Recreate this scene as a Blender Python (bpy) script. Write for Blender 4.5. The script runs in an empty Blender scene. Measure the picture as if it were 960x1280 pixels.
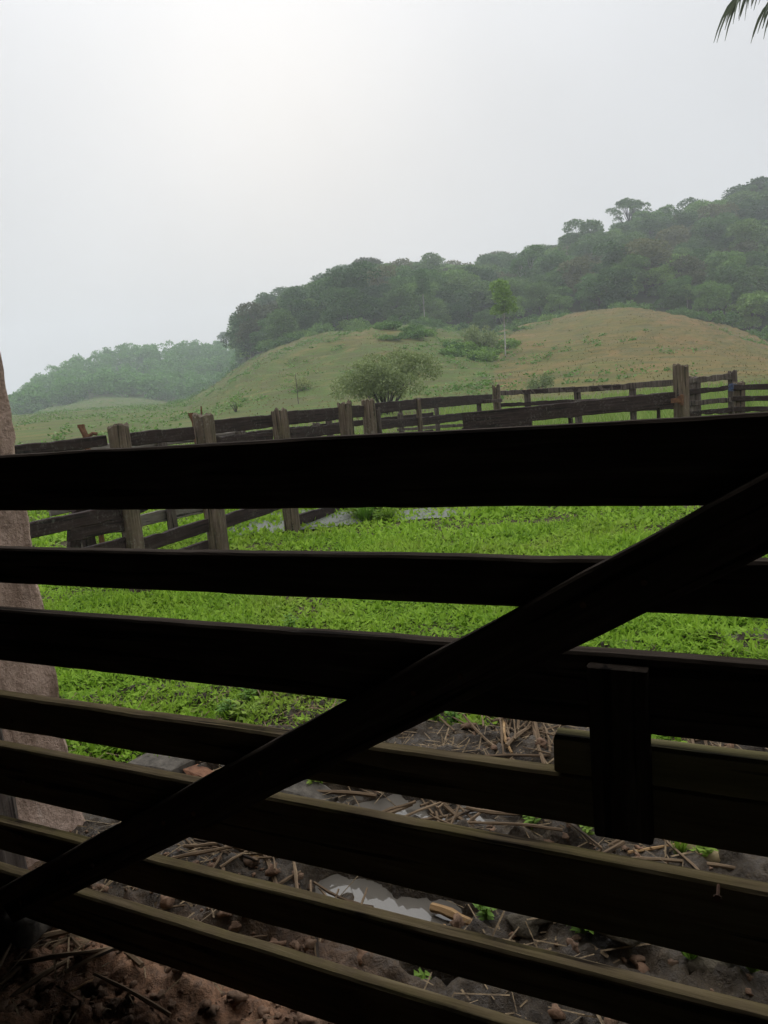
import bpy, math, random
import numpy as np
from mathutils import Matrix, Vector
random.seed(4); RNG = np.random.default_rng(11)
S = bpy.context.scene; C = S.collection
rad = math.radians
# ------------------------------------------------------------------ camera
F = 950.0; PITCH = rad(9.52); ROLL = rad(5.22); EYE = 1.6
fw = Vector((0, math.cos(PITCH), -math.sin(PITCH))); r0 = Vector((1, 0, 0)); u0 = r0.cross(fw)
RT = math.cos(ROLL)*r0 - math.sin(ROLL)*u0; UP = math.sin(ROLL)*r0 + math.cos(ROLL)*u0
cam_d = bpy.data.cameras.new('camera'); cam = bpy.data.objects.new('camera', cam_d); C.objects.link(cam)
M = Matrix((RT, UP, -fw)).transposed().to_4x4(); M.translation = (0, 0, EYE)
cam.matrix_world = M
cam_d.sensor_fit = 'VERTICAL'; cam_d.sensor_height = 36; cam_d.sensor_width = 27
cam_d.lens = F/1280*36; cam_d.clip_start = 0.05; cam_d.clip_end = 6000
S.camera = cam; S.render.resolution_x = 768; S.render.resolution_y = 1024
# ------------------------------------------------------------------ sky
SUN_AZ, SUN_EL = -5.0, 22.0
W = bpy.data.worlds.new('World'); S.world = W; W.use_nodes = True
nt = W.node_tree; nt.nodes.clear()
def N(t, typ, **kw):
    n = t.nodes.new(typ)
    for k, v in kw.items():
        if k.startswith('i_'):
            key = k[2:]; key = int(key) if key.isdigit() else key.replace('_', ' ')
            n.inputs[key].default_value = v
        else: setattr(n, k, v)
    return n
def math_(t, op, a, b=None, clamp=False):
    n = t.nodes.new('ShaderNodeMath'); n.operation = op; n.use_clamp = clamp
    for i, v in enumerate((a, b)):
        if v is None: continue
        if isinstance(v, (int, float)): n.inputs[i].default_value = v
        else: t.links.new(v, n.inputs[i])
    return n.outputs[0]
def mixc(t, f, a, b, mode='MIX'):
    n = t.nodes.new('ShaderNodeMix'); n.data_type = 'RGBA'; n.blend_type = mode
    for s, v in ((n.inputs[0], f), (n.inputs[6], a), (n.inputs[7], b)):
        if isinstance(v, (int, float)): s.default_value = v
        elif isinstance(v, (tuple, list)): s.default_value = (*v[:3], 1)
        else: t.links.new(v, s)
    return n.outputs[2]
def ramp(t, f, stops):
    n = t.nodes.new('ShaderNodeValToRGB'); el = n.color_ramp.elements
    while len(el) < len(stops): el.new(0.5)
    for e, (p, c) in zip(el, stops):
        e.position = p; e.color = (c, c, c, 1) if isinstance(c, (int, float)) else (*c, 1)
    t.links.new(f, n.inputs[0]); return n.outputs[0]
sky = N(nt, 'ShaderNodeTexSky', sky_type='NISHITA', sun_disc=False, sun_elevation=rad(SUN_EL), sun_rotation=rad(SUN_AZ), air_density=1.5, dust_density=6.0)
tc = N(nt, 'ShaderNodeTexCoord'); sep = N(nt, 'ShaderNodeSeparateXYZ'); nt.links.new(tc.outputs['Generated'], sep.inputs[0])
sz = math_(nt, 'MAXIMUM', sep.outputs[2], 0.0)
grad = math_(nt, 'ADD', math_(nt, 'MULTIPLY', math_(nt, 'POWER', sz, 3.0), 2.9), 1.0)      # overcast: brighter overhead
sd = Vector((math.sin(rad(SUN_AZ))*math.cos(rad(SUN_EL)), math.cos(rad(SUN_AZ))*math.cos(rad(SUN_EL)), math.sin(rad(SUN_EL))))
dt = N(nt, 'ShaderNodeVectorMath', operation='DOT_PRODUCT'); nt.links.new(tc.outputs['Generated'], dt.inputs[0]); dt.inputs[1].default_value = sd
glow = math_(nt, 'POWER', math_(nt, 'MAXIMUM', dt.outputs['Value'], 0.0), 30.0)
nz = N(nt, 'ShaderNodeTexNoise', i_Scale=2.6, i_Detail=4.0, i_Roughness=0.45); nt.links.new(tc.outputs['Generated'], nz.inputs['Vector'])
cl = math_(nt, 'ADD', math_(nt, 'MULTIPLY', nz.outputs[0], 0.26), 0.87)
lum = math_(nt, 'MULTIPLY', math_(nt, 'ADD', grad, math_(nt, 'MULTIPLY', glow, 0.13)), cl)
SKY_L = 0.55
ov = N(nt, 'ShaderNodeVectorMath', operation='SCALE'); ov.inputs[0].default_value = (SKY_L*0.98, SKY_L*0.995, SKY_L*1.03); nt.links.new(lum, ov.inputs['Scale'])
sk = N(nt, 'ShaderNodeVectorMath', operation='SCALE'); nt.links.new(sky.outputs[0], sk.inputs[0]); sk.inputs['Scale'].default_value = 0.08
skc = mixc(nt, 0.98, sk.outputs[0], ov.outputs[0])
bg = N(nt, 'ShaderNodeBackground', i_Strength=1.0); nt.links.new(skc, bg.inputs[0])
wo = N(nt, 'ShaderNodeOutputWorld'); nt.links.new(bg.outputs[0], wo.inputs[0])
# ------------------------------------------------------------------ sun behind the cloud, exposure
sl = bpy.data.lights.new('sun', 'SUN'); sl.energy = 0.9; sl.angle = rad(70); sl.color = (1, 0.99, 0.985)
so = bpy.data.objects.new('sun', sl); C.objects.link(so); so.rotation_euler = (-sd).to_track_quat('-Z', 'Y').to_euler(); so.location = (0, 0, 30)
vs = S.view_settings; vs.view_transform = 'Standard'; vs.look = 'None'; vs.gamma = 1; vs.use_curve_mapping = False; vs.exposure = 0.35
S.cycles.max_bounces = 8; S.cycles.volume_bounces = 1; S.cycles.transparent_max_bounces = 8

# ------------------------------------------------------------------ helpers
def ray(px, py): return ((px-480)/F*RT - (py-640)/F*UP + fw)
def ground(px, py, z=0.0):
    d = ray(px, py); t = (z-EYE)/d.z; return Vector((d.x*t, d.y*t, z))
def on_plane(px, py, p0, az):               # vertical plane through p0 running along azimuth az
    n = Vector((math.cos(az), -math.sin(az), 0)); d = ray(px, py); o = Vector((0, 0, EYE))
    t = (Vector(p0)-o).dot(n)/d.dot(n); return o+d*t
def at_dist(px, py, r):
    d = ray(px, py); k = r/math.hypot(d.x, d.y); return Vector((0, 0, EYE))+d*k
def azel(px, py):
    d = ray(px, py); return math.degrees(math.atan2(d.x, d.y)), math.atan2(d.z, math.hypot(d.x, d.y))
def hsh(i, j, s):
    i = i.astype(np.int64); j = j.astype(np.int64)
    n = (i*374761393 + j*668265263 + s*1442695041) & 0x7fffffff
    n = ((n ^ (n >> 13))*1274126177) & 0x7fffffff
    return ((n ^ (n >> 16)) & 0xffff)/65535.0
def vn(x, y, s=0):
    x = np.asarray(x, float); y = np.asarray(y, float); i = np.floor(x); j = np.floor(y); u = x-i; v = y-j
    u = u*u*(3-2*u); v = v*v*(3-2*v)
    return (hsh(i, j, s)*(1-u)+hsh(i+1, j, s)*u)*(1-v) + (hsh(i, j+1, s)*(1-u)+hsh(i+1, j+1, s)*u)*v
def fbm(x, y, s=0, o=4, g=0.5):
    a = 0; w = 1; t = 0
    for k in range(o): a = a + w*vn(np.asarray(x)*2**k, np.asarray(y)*2**k, s+k*17); t += w; w *= g
    return a/t
def sstep(a, b, x):
    t = np.clip((np.asarray(x, float)-a)/(b-a), 0, 1); return t*t*(3-2*t)
def mesh_np(name, v, f, mat=None, smooth=False):
    v = np.asarray(v, np.float32); f = np.asarray(f, np.int32); k = f.shape[1]
    m = bpy.data.meshes.new(name); m.vertices.add(len(v)); m.vertices.foreach_set('co', v.ravel())
    m.loops.add(f.size); m.loops.foreach_set('vertex_index', f.ravel())
    m.polygons.add(len(f)); m.polygons.foreach_set('loop_start', np.arange(0, f.size, k, dtype=np.int32))
    m.polygons.foreach_set('loop_total', np.full(len(f), k, np.int32))
    if smooth: m.polygons.foreach_set('use_smooth', np.ones(len(f), bool))
    m.update(calc_edges=True)
    if mat: m.materials.append(mat)
    return m
class MB:                                    # collects polygons of mixed size
    def __init__(s): s.v = []; s.f = []
    def add(s, v, f):
        o = len(s.v); s.v += [tuple(p) for p in v]; s.f += [tuple(i+o for i in q) for q in f]
    def mesh(s, name, mat, smooth=False):
        m = bpy.data.meshes.new(name); m.from_pydata(s.v, [], s.f); m.update()
        if smooth: m.polygons.foreach_set('use_smooth', [True]*len(m.polygons))
        if mat: m.materials.append(mat)
        return m
def link(name, data, parent=None, mat4=None):
    o = bpy.data.objects.new(name, data); C.objects.link(o)
    if parent: o.parent = parent
    if mat4 is not None: o.matrix_basis = (Matrix.Translation(-parent.location) @ mat4) if parent else mat4
    return o
def tag(o, label=None, cat=None, group=None, kind=None):
    for k, v in (('label', label), ('category', cat), ('group', group), ('kind', kind)):
        if v: o[k] = v
    return o
def thing(name, loc, label, cat, group=None):
    o = bpy.data.objects.new(name, None); C.objects.link(o); o.location = loc; o.empty_display_size = 0.1
    return tag(o, label, cat, group)
def copy_tree(o, parent=None):
    c = o.copy(); C.objects.link(c); c.parent = parent
    for ch in o.children: copy_tree(ch, c)
    return c
def frame(A, B, up=Vector((0, 0, 1))):       # local x along AB, local z up, origin in the middle
    x = (B-A).normalized(); y = up.cross(x).normalized(); z = x.cross(y)
    m = Matrix((x, y, z)).transposed().to_4x4(); m.translation = (A+B)/2; return m
def plank(L, Wd, T, seed, mat, n=None, rough=0.004, ragged=0.012, worn=0.0, name='plank'):
    """sawn board: x length, z width, y thickness; wavy edges, chamfered, ragged ends"""
    r = np.random.default_rng(seed); n = n or max(8, int(L/0.07)); c = min(T, Wd)*0.14
    sec = [(-T/2, -Wd/2+c), (-T/2+c, -Wd/2), (T/2-c, -Wd/2), (T/2, -Wd/2+c), (T/2, Wd/2-c), (T/2-c, Wd/2), (-T/2+c, Wd/2), (-T/2, Wd/2-c)]
    v = []; f = []
    xs = np.linspace(-L/2, L/2, n+1)
    top = (fbm(xs*6+seed*3.1, xs*0, seed, 3)-0.5)*2*rough; bot = (fbm(xs*6+seed*7.7, xs*0, seed+5, 3)-0.5)*2*rough
    nick = np.maximum(0, fbm(xs*9+seed, xs*0+3, seed+9, 2)-0.66)*worn; nick2 = np.maximum(0, fbm(xs*9+seed, xs*0+8, seed+19, 2)-0.66)*worn
    for i, x in enumerate(xs):
        for (y, z) in sec:
            e = 0
            if i in (0, n): e = (r.random()-0.5)*2*ragged
            v.append((x+e, y+(r.random()-0.5)*rough*0.5, z+(top[i]-nick[i] if z > 0 else bot[i]+nick2[i])))
    for i in range(n):
        for k in range(8):
            a = i*8+k; b = i*8+(k+1) % 8; f.append((a, a+8, b+8, b))
    f.append(tuple(range(8))); f.append(tuple(range(n*8+7, n*8-1, -1)))
    b = MB(); b.add(v, f); return b.mesh(name, mat)
def post(H, w, d, seed, mat, ragged=0.04, taper=0.0, split=0.25, name='post', n=18, sink=0.25, square=0.8, notch=0):
    """weathered split post standing on z=0, grooves down its length and a ragged top"""
    r = np.random.default_rng(seed); K = 20; v = []; f = []
    ang = np.linspace(0, 2*np.pi, K, endpoint=False)
    gro = r.normal(0, 1, K); gro = np.where(gro > 0.9, split*gro*0.35, 0)
    tj = r.uniform(-1, 0.25, K)*ragged; slope = r.uniform(-1, 1, 2)*0.12
    zs = np.concatenate([np.linspace(-sink, H*0.9, n-4), H*np.array([0.94, 0.97, 0.99, 1.0])])
    for i, z in enumerate(zs):
        t = z/H
        for k, a in enumerate(ang):
            c, s = math.cos(a), math.sin(a)
            q = 1/max(abs(c), abs(s)); rr = square*min(q, 1.18) + (1-square)
            j = 1 - gro[k]*(0.6+0.6*math.sin(z*5+k)) + 0.05*(vn(np.array(a*2.), np.array(z*5.), seed)-0.5)*2
            x = c*rr*j*w/2*(1-taper*t); y = s*rr*j*d/2*(1-taper*t)
            zz = z
            if i >= n-4:
                fr = (i-(n-5))/4; zz = z + fr*(tj[k] + slope[0]*x + slope[1]*y)
                if i == n-1: x *= 0.86; y *= 0.86
            v.append((x, y, zz))
    for i in range(n-1):
        for k in range(K):
            a = i*K+k; b = i*K+(k+1) % K; f.append((a, b, b+K, a+K))
    v.append((0, 0, H-ragged*0.9)); c = len(v)-1
    for k in range(K): f.append(((n-1)*K+k, (n-1)*K+(k+1) % K, c))
    b = MB(); b.add(v, f); return b.mesh(name, mat)
def tube(pts, rs, k=7, cap=True):
    v = []; f = []; pts = [Vector(p) for p in pts]
    for i, p in enumerate(pts):
        d = (pts[min(i+1, len(pts)-1)]-pts[max(i-1, 0)]).normalized()
        a = d.cross(Vector((0.31, 0.2, 0.93)) if abs(d.z) < 0.9 else Vector((1, 0, 0))).normalized(); b = d.cross(a)
        for j in range(k):
            t = 2*math.pi*j/k; v.append(p+(a*math.cos(t)+b*math.sin(t))*rs[i])
    for i in range(len(pts)-1):
        for j in range(k): a = i*k+j; b = i*k+(j+1) % k; f.append((a, b, b+k, a+k))
    if cap: f.append(tuple(range(k-1, -1, -1))); f.append(tuple(range((len(pts)-1)*k, len(pts)*k)))
    return v, f
def box(x0, x1, y0, y1, z0, z1):
    v = [(x0, y0, z0), (x1, y0, z0), (x1, y1, z0), (x0, y1, z0), (x0, y0, z1), (x1, y0, z1), (x1, y1, z1), (x0, y1, z1)]
    return v, [(0, 3, 2, 1), (4, 5, 6, 7), (0, 1, 5, 4), (1, 2, 6, 5), (2, 3, 7, 6), (3, 0, 4, 7)]
def leaf_quads(c, d, side, L, Wd, fold=0.0):
    """diamond leaves: base c, direction d, side vector, sizes; returns verts, faces"""
    L = np.asarray(L)[:, None]; Wd = np.asarray(Wd)[:, None]
    tip = c+d*L; mid = c+d*L*0.45; up = np.array([0, 0, 1.0])*fold*L
    v = np.stack([c, mid+side*Wd/2+up, tip, mid-side*Wd/2+up], 1).reshape(-1, 3)
    f = np.arange(len(c)*4, dtype=np.int32).reshape(-1, 4); return v, f
def runit(n, r=RNG):
    v = r.normal(size=(n, 3)); return v/np.linalg.norm(v, axis=1)[:, None]
def perp(d, r=RNG):
    s = np.cross(d, runit(len(d), r)); return s/np.maximum(np.linalg.norm(s, axis=1), 1e-6)[:, None]

# ------------------------------------------------------------------ materials
def newmat(name):
    m = bpy.data.materials.new(name); m.use_nodes = True; t = m.node_tree; t.nodes.clear()
    return m, t, N(t, 'ShaderNodeOutputMaterial')
def noise(t, vec, scale, detail=5, rough=0.6, dist=0.0):
    n = N(t, 'ShaderNodeTexNoise', i_Scale=scale, i_Detail=detail, i_Roughness=rough, i_Distortion=dist)
    if vec is not None: t.links.new(vec, n.inputs['Vector'])
    return n.outputs[0]
def scaled(t, vec, s):
    m = N(t, 'ShaderNodeMapping'); m.inputs['Scale'].default_value = s; t.links.new(vec, m.inputs['Vector']); return m.outputs[0]
def objvec(t, shift=True):
    c = N(t, 'ShaderNodeTexCoord').outputs['Object']
    if not shift: return c
    oi = N(t, 'ShaderNodeObjectInfo'); a = N(t, 'ShaderNodeVectorMath', operation='ADD'); t.links.new(c, a.inputs[0])
    sc = math_(t, 'MULTIPLY', oi.outputs['Random'], 37.0); t.links.new(sc, a.inputs[1]); return a.outputs[0]
def finish(t, out, col, rough=0.8, bump=None, bs=0.4, bd=0.01, spec=0.3):
    p = N(t, 'ShaderNodeBsdfPrincipled', i_Roughness=0.8)
    if isinstance(col, tuple): p.inputs['Base Color'].default_value = (*col, 1)
    else: t.links.new(col, p.inputs['Base Color'])
    if isinstance(rough, (int, float)): p.inputs['Roughness'].default_value = rough
    else: t.links.new(rough, p.inputs['Roughness'])
    p.inputs['Specular IOR Level'].default_value = spec
    if bump is not None:
        b = N(t, 'ShaderNodeBump', i_Strength=bs, i_Distance=bd); t.links.new(bump, b.inputs['Height']); t.links.new(b.outputs[0], p.inputs['Normal'])
    t.links.new(p.outputs[0], out.inputs[0]); return p
def wood(name, dark, mid, pale, moss=None, moss_amt=0.0, axis='x', lichen=0.0, rough=0.85, spec=0.2):
    m, t, out = newmat(name); v = objvec(t)
    st = {'x': (1.6, 26, 26), 'z': (26, 26, 1.6)}[axis]
    g = noise(t, scaled(t, v, st), 1.7, 8, 0.65, 0.4); big = noise(t, v, 4.5, 4, 0.6)
    c = ramp(t, g, [(0.25, dark), (0.52, mid), (0.78, pale)])
    c = mixc(t, ramp(t, big, [(0.4, 0.0), (0.75, 0.55)]), c, dark)
    ck = noise(t, scaled(t, v, {'x': (1.1, 34, 34), 'z': (34, 34, 1.1)}[axis]), 1.1, 3, 0.5, 0.2); c = mixc(t, ramp(t, ck, [(0.36, 0.9), (0.41, 0.0)]), c, (0.008, 0.006, 0.005))
    if lichen:
        l = noise(t, scaled(t, v, (1, 1, 1)), 32, 5, 0.7); l2 = noise(t, v, 5.0, 2, 0.5)
        lm = math_(t, 'MULTIPLY', ramp(t, l, [(0.52, 0.0), (0.62, 1.0)]), ramp(t, l2, [(0.42, 0.0), (0.62, 1.0)]))
        c = mixc(t, math_(t, 'MULTIPLY', lm, lichen), c, (0.27, 0.27, 0.23))
    if moss:
        mm = noise(t, v, 7.0, 5, 0.65); c = mixc(t, math_(t, 'MULTIPLY', ramp(t, mm, [(0.38, 0.0), (0.62, 1.0)]), moss_amt), c, moss)
    finish(t, out, c, rough, g, 0.5, 0.006, spec); return m
def foliage(name, a, b, c=None, scale=0.5, trans=0.35, objrand=0.35, island=True, rough=0.6, dead=0.0):
    m, t, out = newmat(name); v = objvec(t)
    n = noise(t, v, scale, 3, 0.6); col = ramp(t, n, [(0.3, a), (0.7, b)])
    if dead: col = mixc(t, math_(t, 'MULTIPLY', ramp(t, noise(t, v, 0.8, 5, 0.7), [(0.5, 0.0), (0.68, 1.0)]), dead), col, (0.22, 0.19, 0.06))
    if island:
        gi = N(t, 'ShaderNodeNewGeometry').outputs['Random Per Island']
        col = mixc(t, ramp(t, gi, [(0.0, 0.0), (1.0, 0.75)]), col, c or b)
    oi = N(t, 'ShaderNodeObjectInfo').outputs['Random']
    hs = N(t, 'ShaderNodeHueSaturation'); t.links.new(col, hs.inputs['Color'])
    t.links.new(math_(t, 'ADD', math_(t, 'MULTIPLY', oi, objrand), 1-objrand/2), hs.inputs['Value'])
    t.links.new(math_(t, 'ADD', math_(t, 'MULTIPLY', oi, -0.04), 0.52), hs.inputs['Hue'])
    p = N(t, 'ShaderNodeBsdfPrincipled', i_Roughness=rough); p.inputs['Specular IOR Level'].default_value = 0.25
    t.links.new(hs.outputs[0], p.inputs['Base Color'])
    tr = N(t, 'ShaderNodeBsdfTranslucent'); t.links.new(hs.outputs[0], tr.inputs[0])
    ms = N(t, 'ShaderNodeMixShader'); ms.inputs[0].default_value = trans
    t.links.new(p.outputs[0], ms.inputs[1]); t.links.new(tr.outputs[0], ms.inputs[2]); t.links.new(ms.outputs[0], out.inputs[0])
    return m
def plain(name, a, b, scale, rough=0.85, bs=0.4, bd=0.01, detail=6):
    m, t, out = newmat(name); n = noise(t, objvec(t), scale, detail, 0.65)
    finish(t, out, ramp(t, n, [(0.3, a), (0.7, b)]), rough, n, bs, bd); return m

M_GATE = wood('gate_wood', (0.026, 0.019, 0.014), (0.062, 0.047, 0.036), (0.125, 0.10, 0.078), rough=.95, spec=.04)
M_GATEM = wood('gate_wood_mossy', (0.045, 0.033, 0.02), (0.14, 0.106, 0.062), (0.25, 0.198, 0.125), (0.14, 0.115, 0.046), 0.5, rough=.95, spec=.04)
M_BOLT = wood('bolt_wood', (0.12, 0.105, 0.045), (0.22, 0.19, 0.085), (0.30, 0.27, 0.14), rough=.9, spec=.1)
M_RAIL = wood('rail_wood', (0.012, 0.007, 0.006), (0.030, 0.019, 0.017), (0.07, 0.05, 0.045), lichen=0.2)
M_RAILG = wood('grey_rail_wood', (0.09, 0.075, 0.065), (0.17, 0.145, 0.125), (0.27, 0.24, 0.21), lichen=0.5)
M_POST = wood('post_wood', (0.03, 0.02, 0.015), (0.115, 0.083, 0.062), (0.24, 0.185, 0.145), (0.12, 0.12, 0.045), 0.15, 'z', lichen=0.3)
M_POSTD = wood('dark_post_wood', (0.03, 0.022, 0.02), (0.09, 0.07, 0.058), (0.19, 0.16, 0.14), None, 0, 'z', lichen=0.2)
M_RUST = plain('rusty_iron', (0.06, 0.026, 0.014), (0.17, 0.085, 0.045), 24)
M_SHED = plain('shed_dark_wood', (0.01, 0.008, 0.007), (0.022, 0.018, 0.015), 5)
M_STONE = plain('grey_stone', (0.05, 0.04, 0.027), (0.15, 0.125, 0.088), 14, 0.85, 0.9, 0.02)
M_STONEY = plain('ochre_stone', (0.20, 0.15, 0.07), (0.36, 0.28, 0.15), 11, 0.7, 0.4, 0.006)
M_CONC = plain('old_concrete', (0.035, 0.03, 0.023), (0.13, 0.112, 0.09), 24, 0.9, 0.6, 0.008)
M_BRICK = plain('clay_brick', (0.09, 0.04, 0.022), (0.24, 0.115, 0.06), 26)
M_STALK = wood('dry_stalk', (0.06, 0.038, 0.022), (0.17, 0.115, 0.068), (0.36, 0.26, 0.16))
M_PEEL = wood('peeled_branch', (0.22, 0.13, 0.06), (0.40, 0.25, 0.12), (0.55, 0.40, 0.24))
M_STRAW = plain('straw_litter', (0.05, 0.033, 0.02), (0.30, 0.215, 0.12), 40)
M_BARK = wood('bark', (0.04, 0.032, 0.025), (0.10, 0.085, 0.07), (0.2, 0.18, 0.15), axis='z')
M_PALEBARK = wood('pale_bark', (0.25, 0.23, 0.2), (0.45, 0.43, 0.38), (0.6, 0.58, 0.52), axis='z')
M_BLUE = plain('blue_twine', (0.035, 0.055, 0.11), (0.06, 0.09, 0.17), 20)

# ------------------------------------------------------------------ terrain
def table(pts, r, sub=0.0):
    a = []; h = []
    for p in pts:
        az, el = azel(p[0], p[1]); a.append(az); h.append(EYE+r*math.tan(el)-sub)
    return np.array(a), np.array(h)
R0, R1, R2 = 48., 175., 310.
EDGE = [(120, 512), (200, 507), (235, 500), (262, 487), (290, 470), (340, 443), (400, 421), (480, 407), (540, 409), (580, 417), (612, 422), (645, 413), (700, 402), (740, 395), (800, 394), (880, 406), (960, 430), (1060, 425), (1300, 400)]
SKYL = [(120, 512), (200, 507), (250, 490), (280, 462), (300, 412), (340, 386), (400, 356), (440, 342), (540, 327), (600, 325), (700, 306), (760, 276), (820, 256), (860, 258), (900, 245), (960, 232), (1060, 225), (1300, 230)]
A1, H1 = table(EDGE, R1); A2, H2 = table(SKYL, R2, 11.0)
H1 = np.maximum(H1, 0.0); H2 = np.maximum(H2, np.interp(A2, A1, H1)*0.6)
R3, R4, R5 = 190., 330., 470.
A3, H3 = table([(-300, 560), (-40, 548), (20, 527), (60, 510), (130, 497), (180, 499), (230, 506), (330, 495)], R4)
A4, H4 = table([(-300, 575), (-100, 548), (0, 507), (20, 492), (60, 464), (130, 440), (180, 430), (240, 430), (270, 430), (300, 428), (345, 432), (420, 450)], R5, 8.5)
H3 = np.maximum(H3, 0.3); H4 = np.maximum(H4, 0.5)
def height(x, y):
    x = np.asarray(x, float); y = np.asarray(y, float)
    r = np.hypot(x, y); a = np.degrees(np.arctan2(x, y))
    wide = 1-sstep(50, 110, np.abs(a))
    h1 = np.interp(a, A1, H1)*wide; h2 = np.interp(a, A2, H2)*wide
    t1 = np.clip((r-R0)/(R1-R0), 0, 1); t2 = np.clip((r-R1)/(R2-R1), 0, 1)
    t1 = t1**1.5*(2.2-1.2*t1)
    hill1 = h1*t1 + (h2-h1)*t2**0.92 - np.maximum(r-R2, 0)*0.25
    g3 = np.interp(a, A3, H3)*wide; g4 = np.interp(a, A4, H4)*wide
    s1 = sstep(R3, R4, r); s2 = np.clip((r-R4)/(R5-R4), 0, 1)
    hill2 = g3*s1 + (g4-g3)*(s2*s2*(3-2*s2)*0.6+s2*0.4) - np.maximum(r-R5, 0)*0.12
    far = (fbm(x/25, y/25, 3, 4)-0.5)*np.clip((r-40)/200, 0, 1)*5
    h = np.maximum(np.maximum(hill1, hill2), 0) + far*np.clip(np.maximum(hill1, hill2)/6, 0, 1)
    pas = sstep(50, 75, r)*(1-sstep(165, 185, r))*np.clip(hill1/3, 0, 1)
    h = h + pas*((fbm(x/9, y/9, 7, 4)-.5)*1.6 + .16*np.sin(h*7.5+5*fbm(x/18, y/18, 12, 3)))
    h = h + (fbm(x/3, y/3, 5, 3)-0.5)*0.10*sstep(5, 9, r)
    dip = sstep(-2.95, -2.6, x)*(1-sstep(3.0, 3.35, x))*sstep(0.35, 0.7, y)*(1-sstep(4.0, 4.35, y))
    return h - 0.22*dip
def on_terrain(px, py, rmin=20, rmax=900):
    d = ray(px, py); d = d/math.hypot(d.x, d.y); rr = np.linspace(rmin, rmax, 9000)
    zz = EYE+d.z*rr; hh = height(d.x*rr, d.y*rr); k = np.argmax(hh > zz)
    if k == 0: k = -1
    return Vector((d.x*rr[k], d.y*rr[k], float(hh[k])))
az = np.concatenate([np.arange(-180, -34, 2.0), np.arange(-34, 36, 0.22), np.arange(36, 180, 2.0)])
rr = np.concatenate([np.arange(0.25, 6, 0.14), np.geomspace(6, 48, 45)[:-1], np.geomspace(48, 320, 110)[:-1], np.geomspace(320, 640, 50)[:-1], np.geomspace(640, 950, 8)])
AA, RR = np.meshgrid(np.radians(az), rr, indexing='ij'); X = np.sin(AA)*RR; Y = np.cos(AA)*RR; Z = height(X, Y)
na, nr = X.shape; v = np.stack([X, Y, Z], -1).reshape(-1, 3)
ii, jj = np.meshgrid(np.arange(na), np.arange(nr-1), indexing='ij'); i2 = (ii+1) % na
f = np.stack([ii*nr+jj, ii*nr+jj+1, i2*nr+jj+1, i2*nr+jj], -1).reshape(-1, 4)
m, t, out = newmat('ground_cover')
pos = N(t, 'ShaderNodeNewGeometry').outputs['Position']
nb = noise(t, pos, 0.045, 4, 0.6); nm = noise(t, pos, 0.35, 5, 0.7); nf = noise(t, scaled(t, pos, (1, 1, 2.5)), 2.2, 4, 0.7)
brn = N(t, 'ShaderNodeAttribute', attribute_name='dry').outputs['Fac']; wd = N(t, 'ShaderNodeAttribute', attribute_name='wood').outputs['Fac']; yd = N(t, 'ShaderNodeAttribute', attribute_name='yard').outputs['Fac']
mx = math_(t, 'ADD', brn, math_(t, 'MULTIPLY', math_(t, 'SUBTRACT', math_(t, 'ADD', math_(t, 'MULTIPLY', nb, 0.7), math_(t, 'MULTIPLY', nm, 0.7)), 0.7), 1.9), clamp=True)
past = mixc(t, mx, (0.075, 0.12, 0.026), (0.20, 0.112, 0.046))
past = mixc(t, ramp(t, nf, [(0.42, 0.0), (0.7, 0.6)]), past, (0.075, 0.075, 0.03))
ter = noise(t, scaled(t, pos, (0.22, 0.22, 2.4)), 1.0, 5, 0.65, 0.6)
past = mixc(t, ramp(t, ter, [(0.38, 0.85), (0.54, 0.0)]), past, (0.085, 0.085, 0.034))
past = mixc(t, ramp(t, ter, [(0.56, 0.0), (0.7, 0.55)]), past, (0.20, 0.125, 0.06))
past = mixc(t, ramp(t, nm, [(0.6, 0.0), (0.75, 0.6)]), past, (0.21, 0.16, 0.08))
col = mixc(t, wd, past, (0.03, 0.04, 0.016))
soil = ramp(t, noise(t, pos, 5.0, 6, 0.7), [(0.3, (0.035, 0.028, 0.018)), (0.75, (0.10, 0.085, 0.045))])
col = mixc(t, yd, col, soil)
finish(t, out, col, 0.95, nf, 0.6, 0.25, 0.1)
me = mesh_np('ground', v, f, m, True)
fa = np.degrees(AA).ravel(); fr = RR.ravel(); axn = np.interp
hill1_on = (np.interp(fa, A1, H1) > 1.0) & (fa > azel(262, 480)[0])
dryf = np.interp(fa, [-20, -14, -6, 2, 6, 9, 13, 30], [0.0, 0.0, 0.12, 0.28, 0.0, 0.1, 0.6, 0.68])*np.where(hill1_on & (fr < 200), 1, 0.2)
dryf = dryf*(0.25+0.75*sstep(0.2, 0.75, np.clip((fr-30)/130, 0, 1)))
dryf = np.where((fa > 9), np.maximum(dryf, 0.55*sstep(25, 60, fr)), dryf)
woodf = np.where(hill1_on, sstep(-3, 5, fr-(R1+1+24*(fbm(fa*.8, fr*0+2, 8, 3)-.5))), sstep(R4+16, R4+34, fr+(vn(fa*2, fr*0, 9)-0.5)*16))
yardf = 1-sstep(16, 24, fr)
for nm_, arr in (('dry', dryf), ('wood', woodf), ('yard', yardf)):
    at = me.attributes.new(nm_, 'FLOAT', 'POINT'); at.data.foreach_set('value', arr.astype(np.float32))
tag(link('ground', me), 'grassy valley floor rising into pasture hills', kind='structure')

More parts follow.
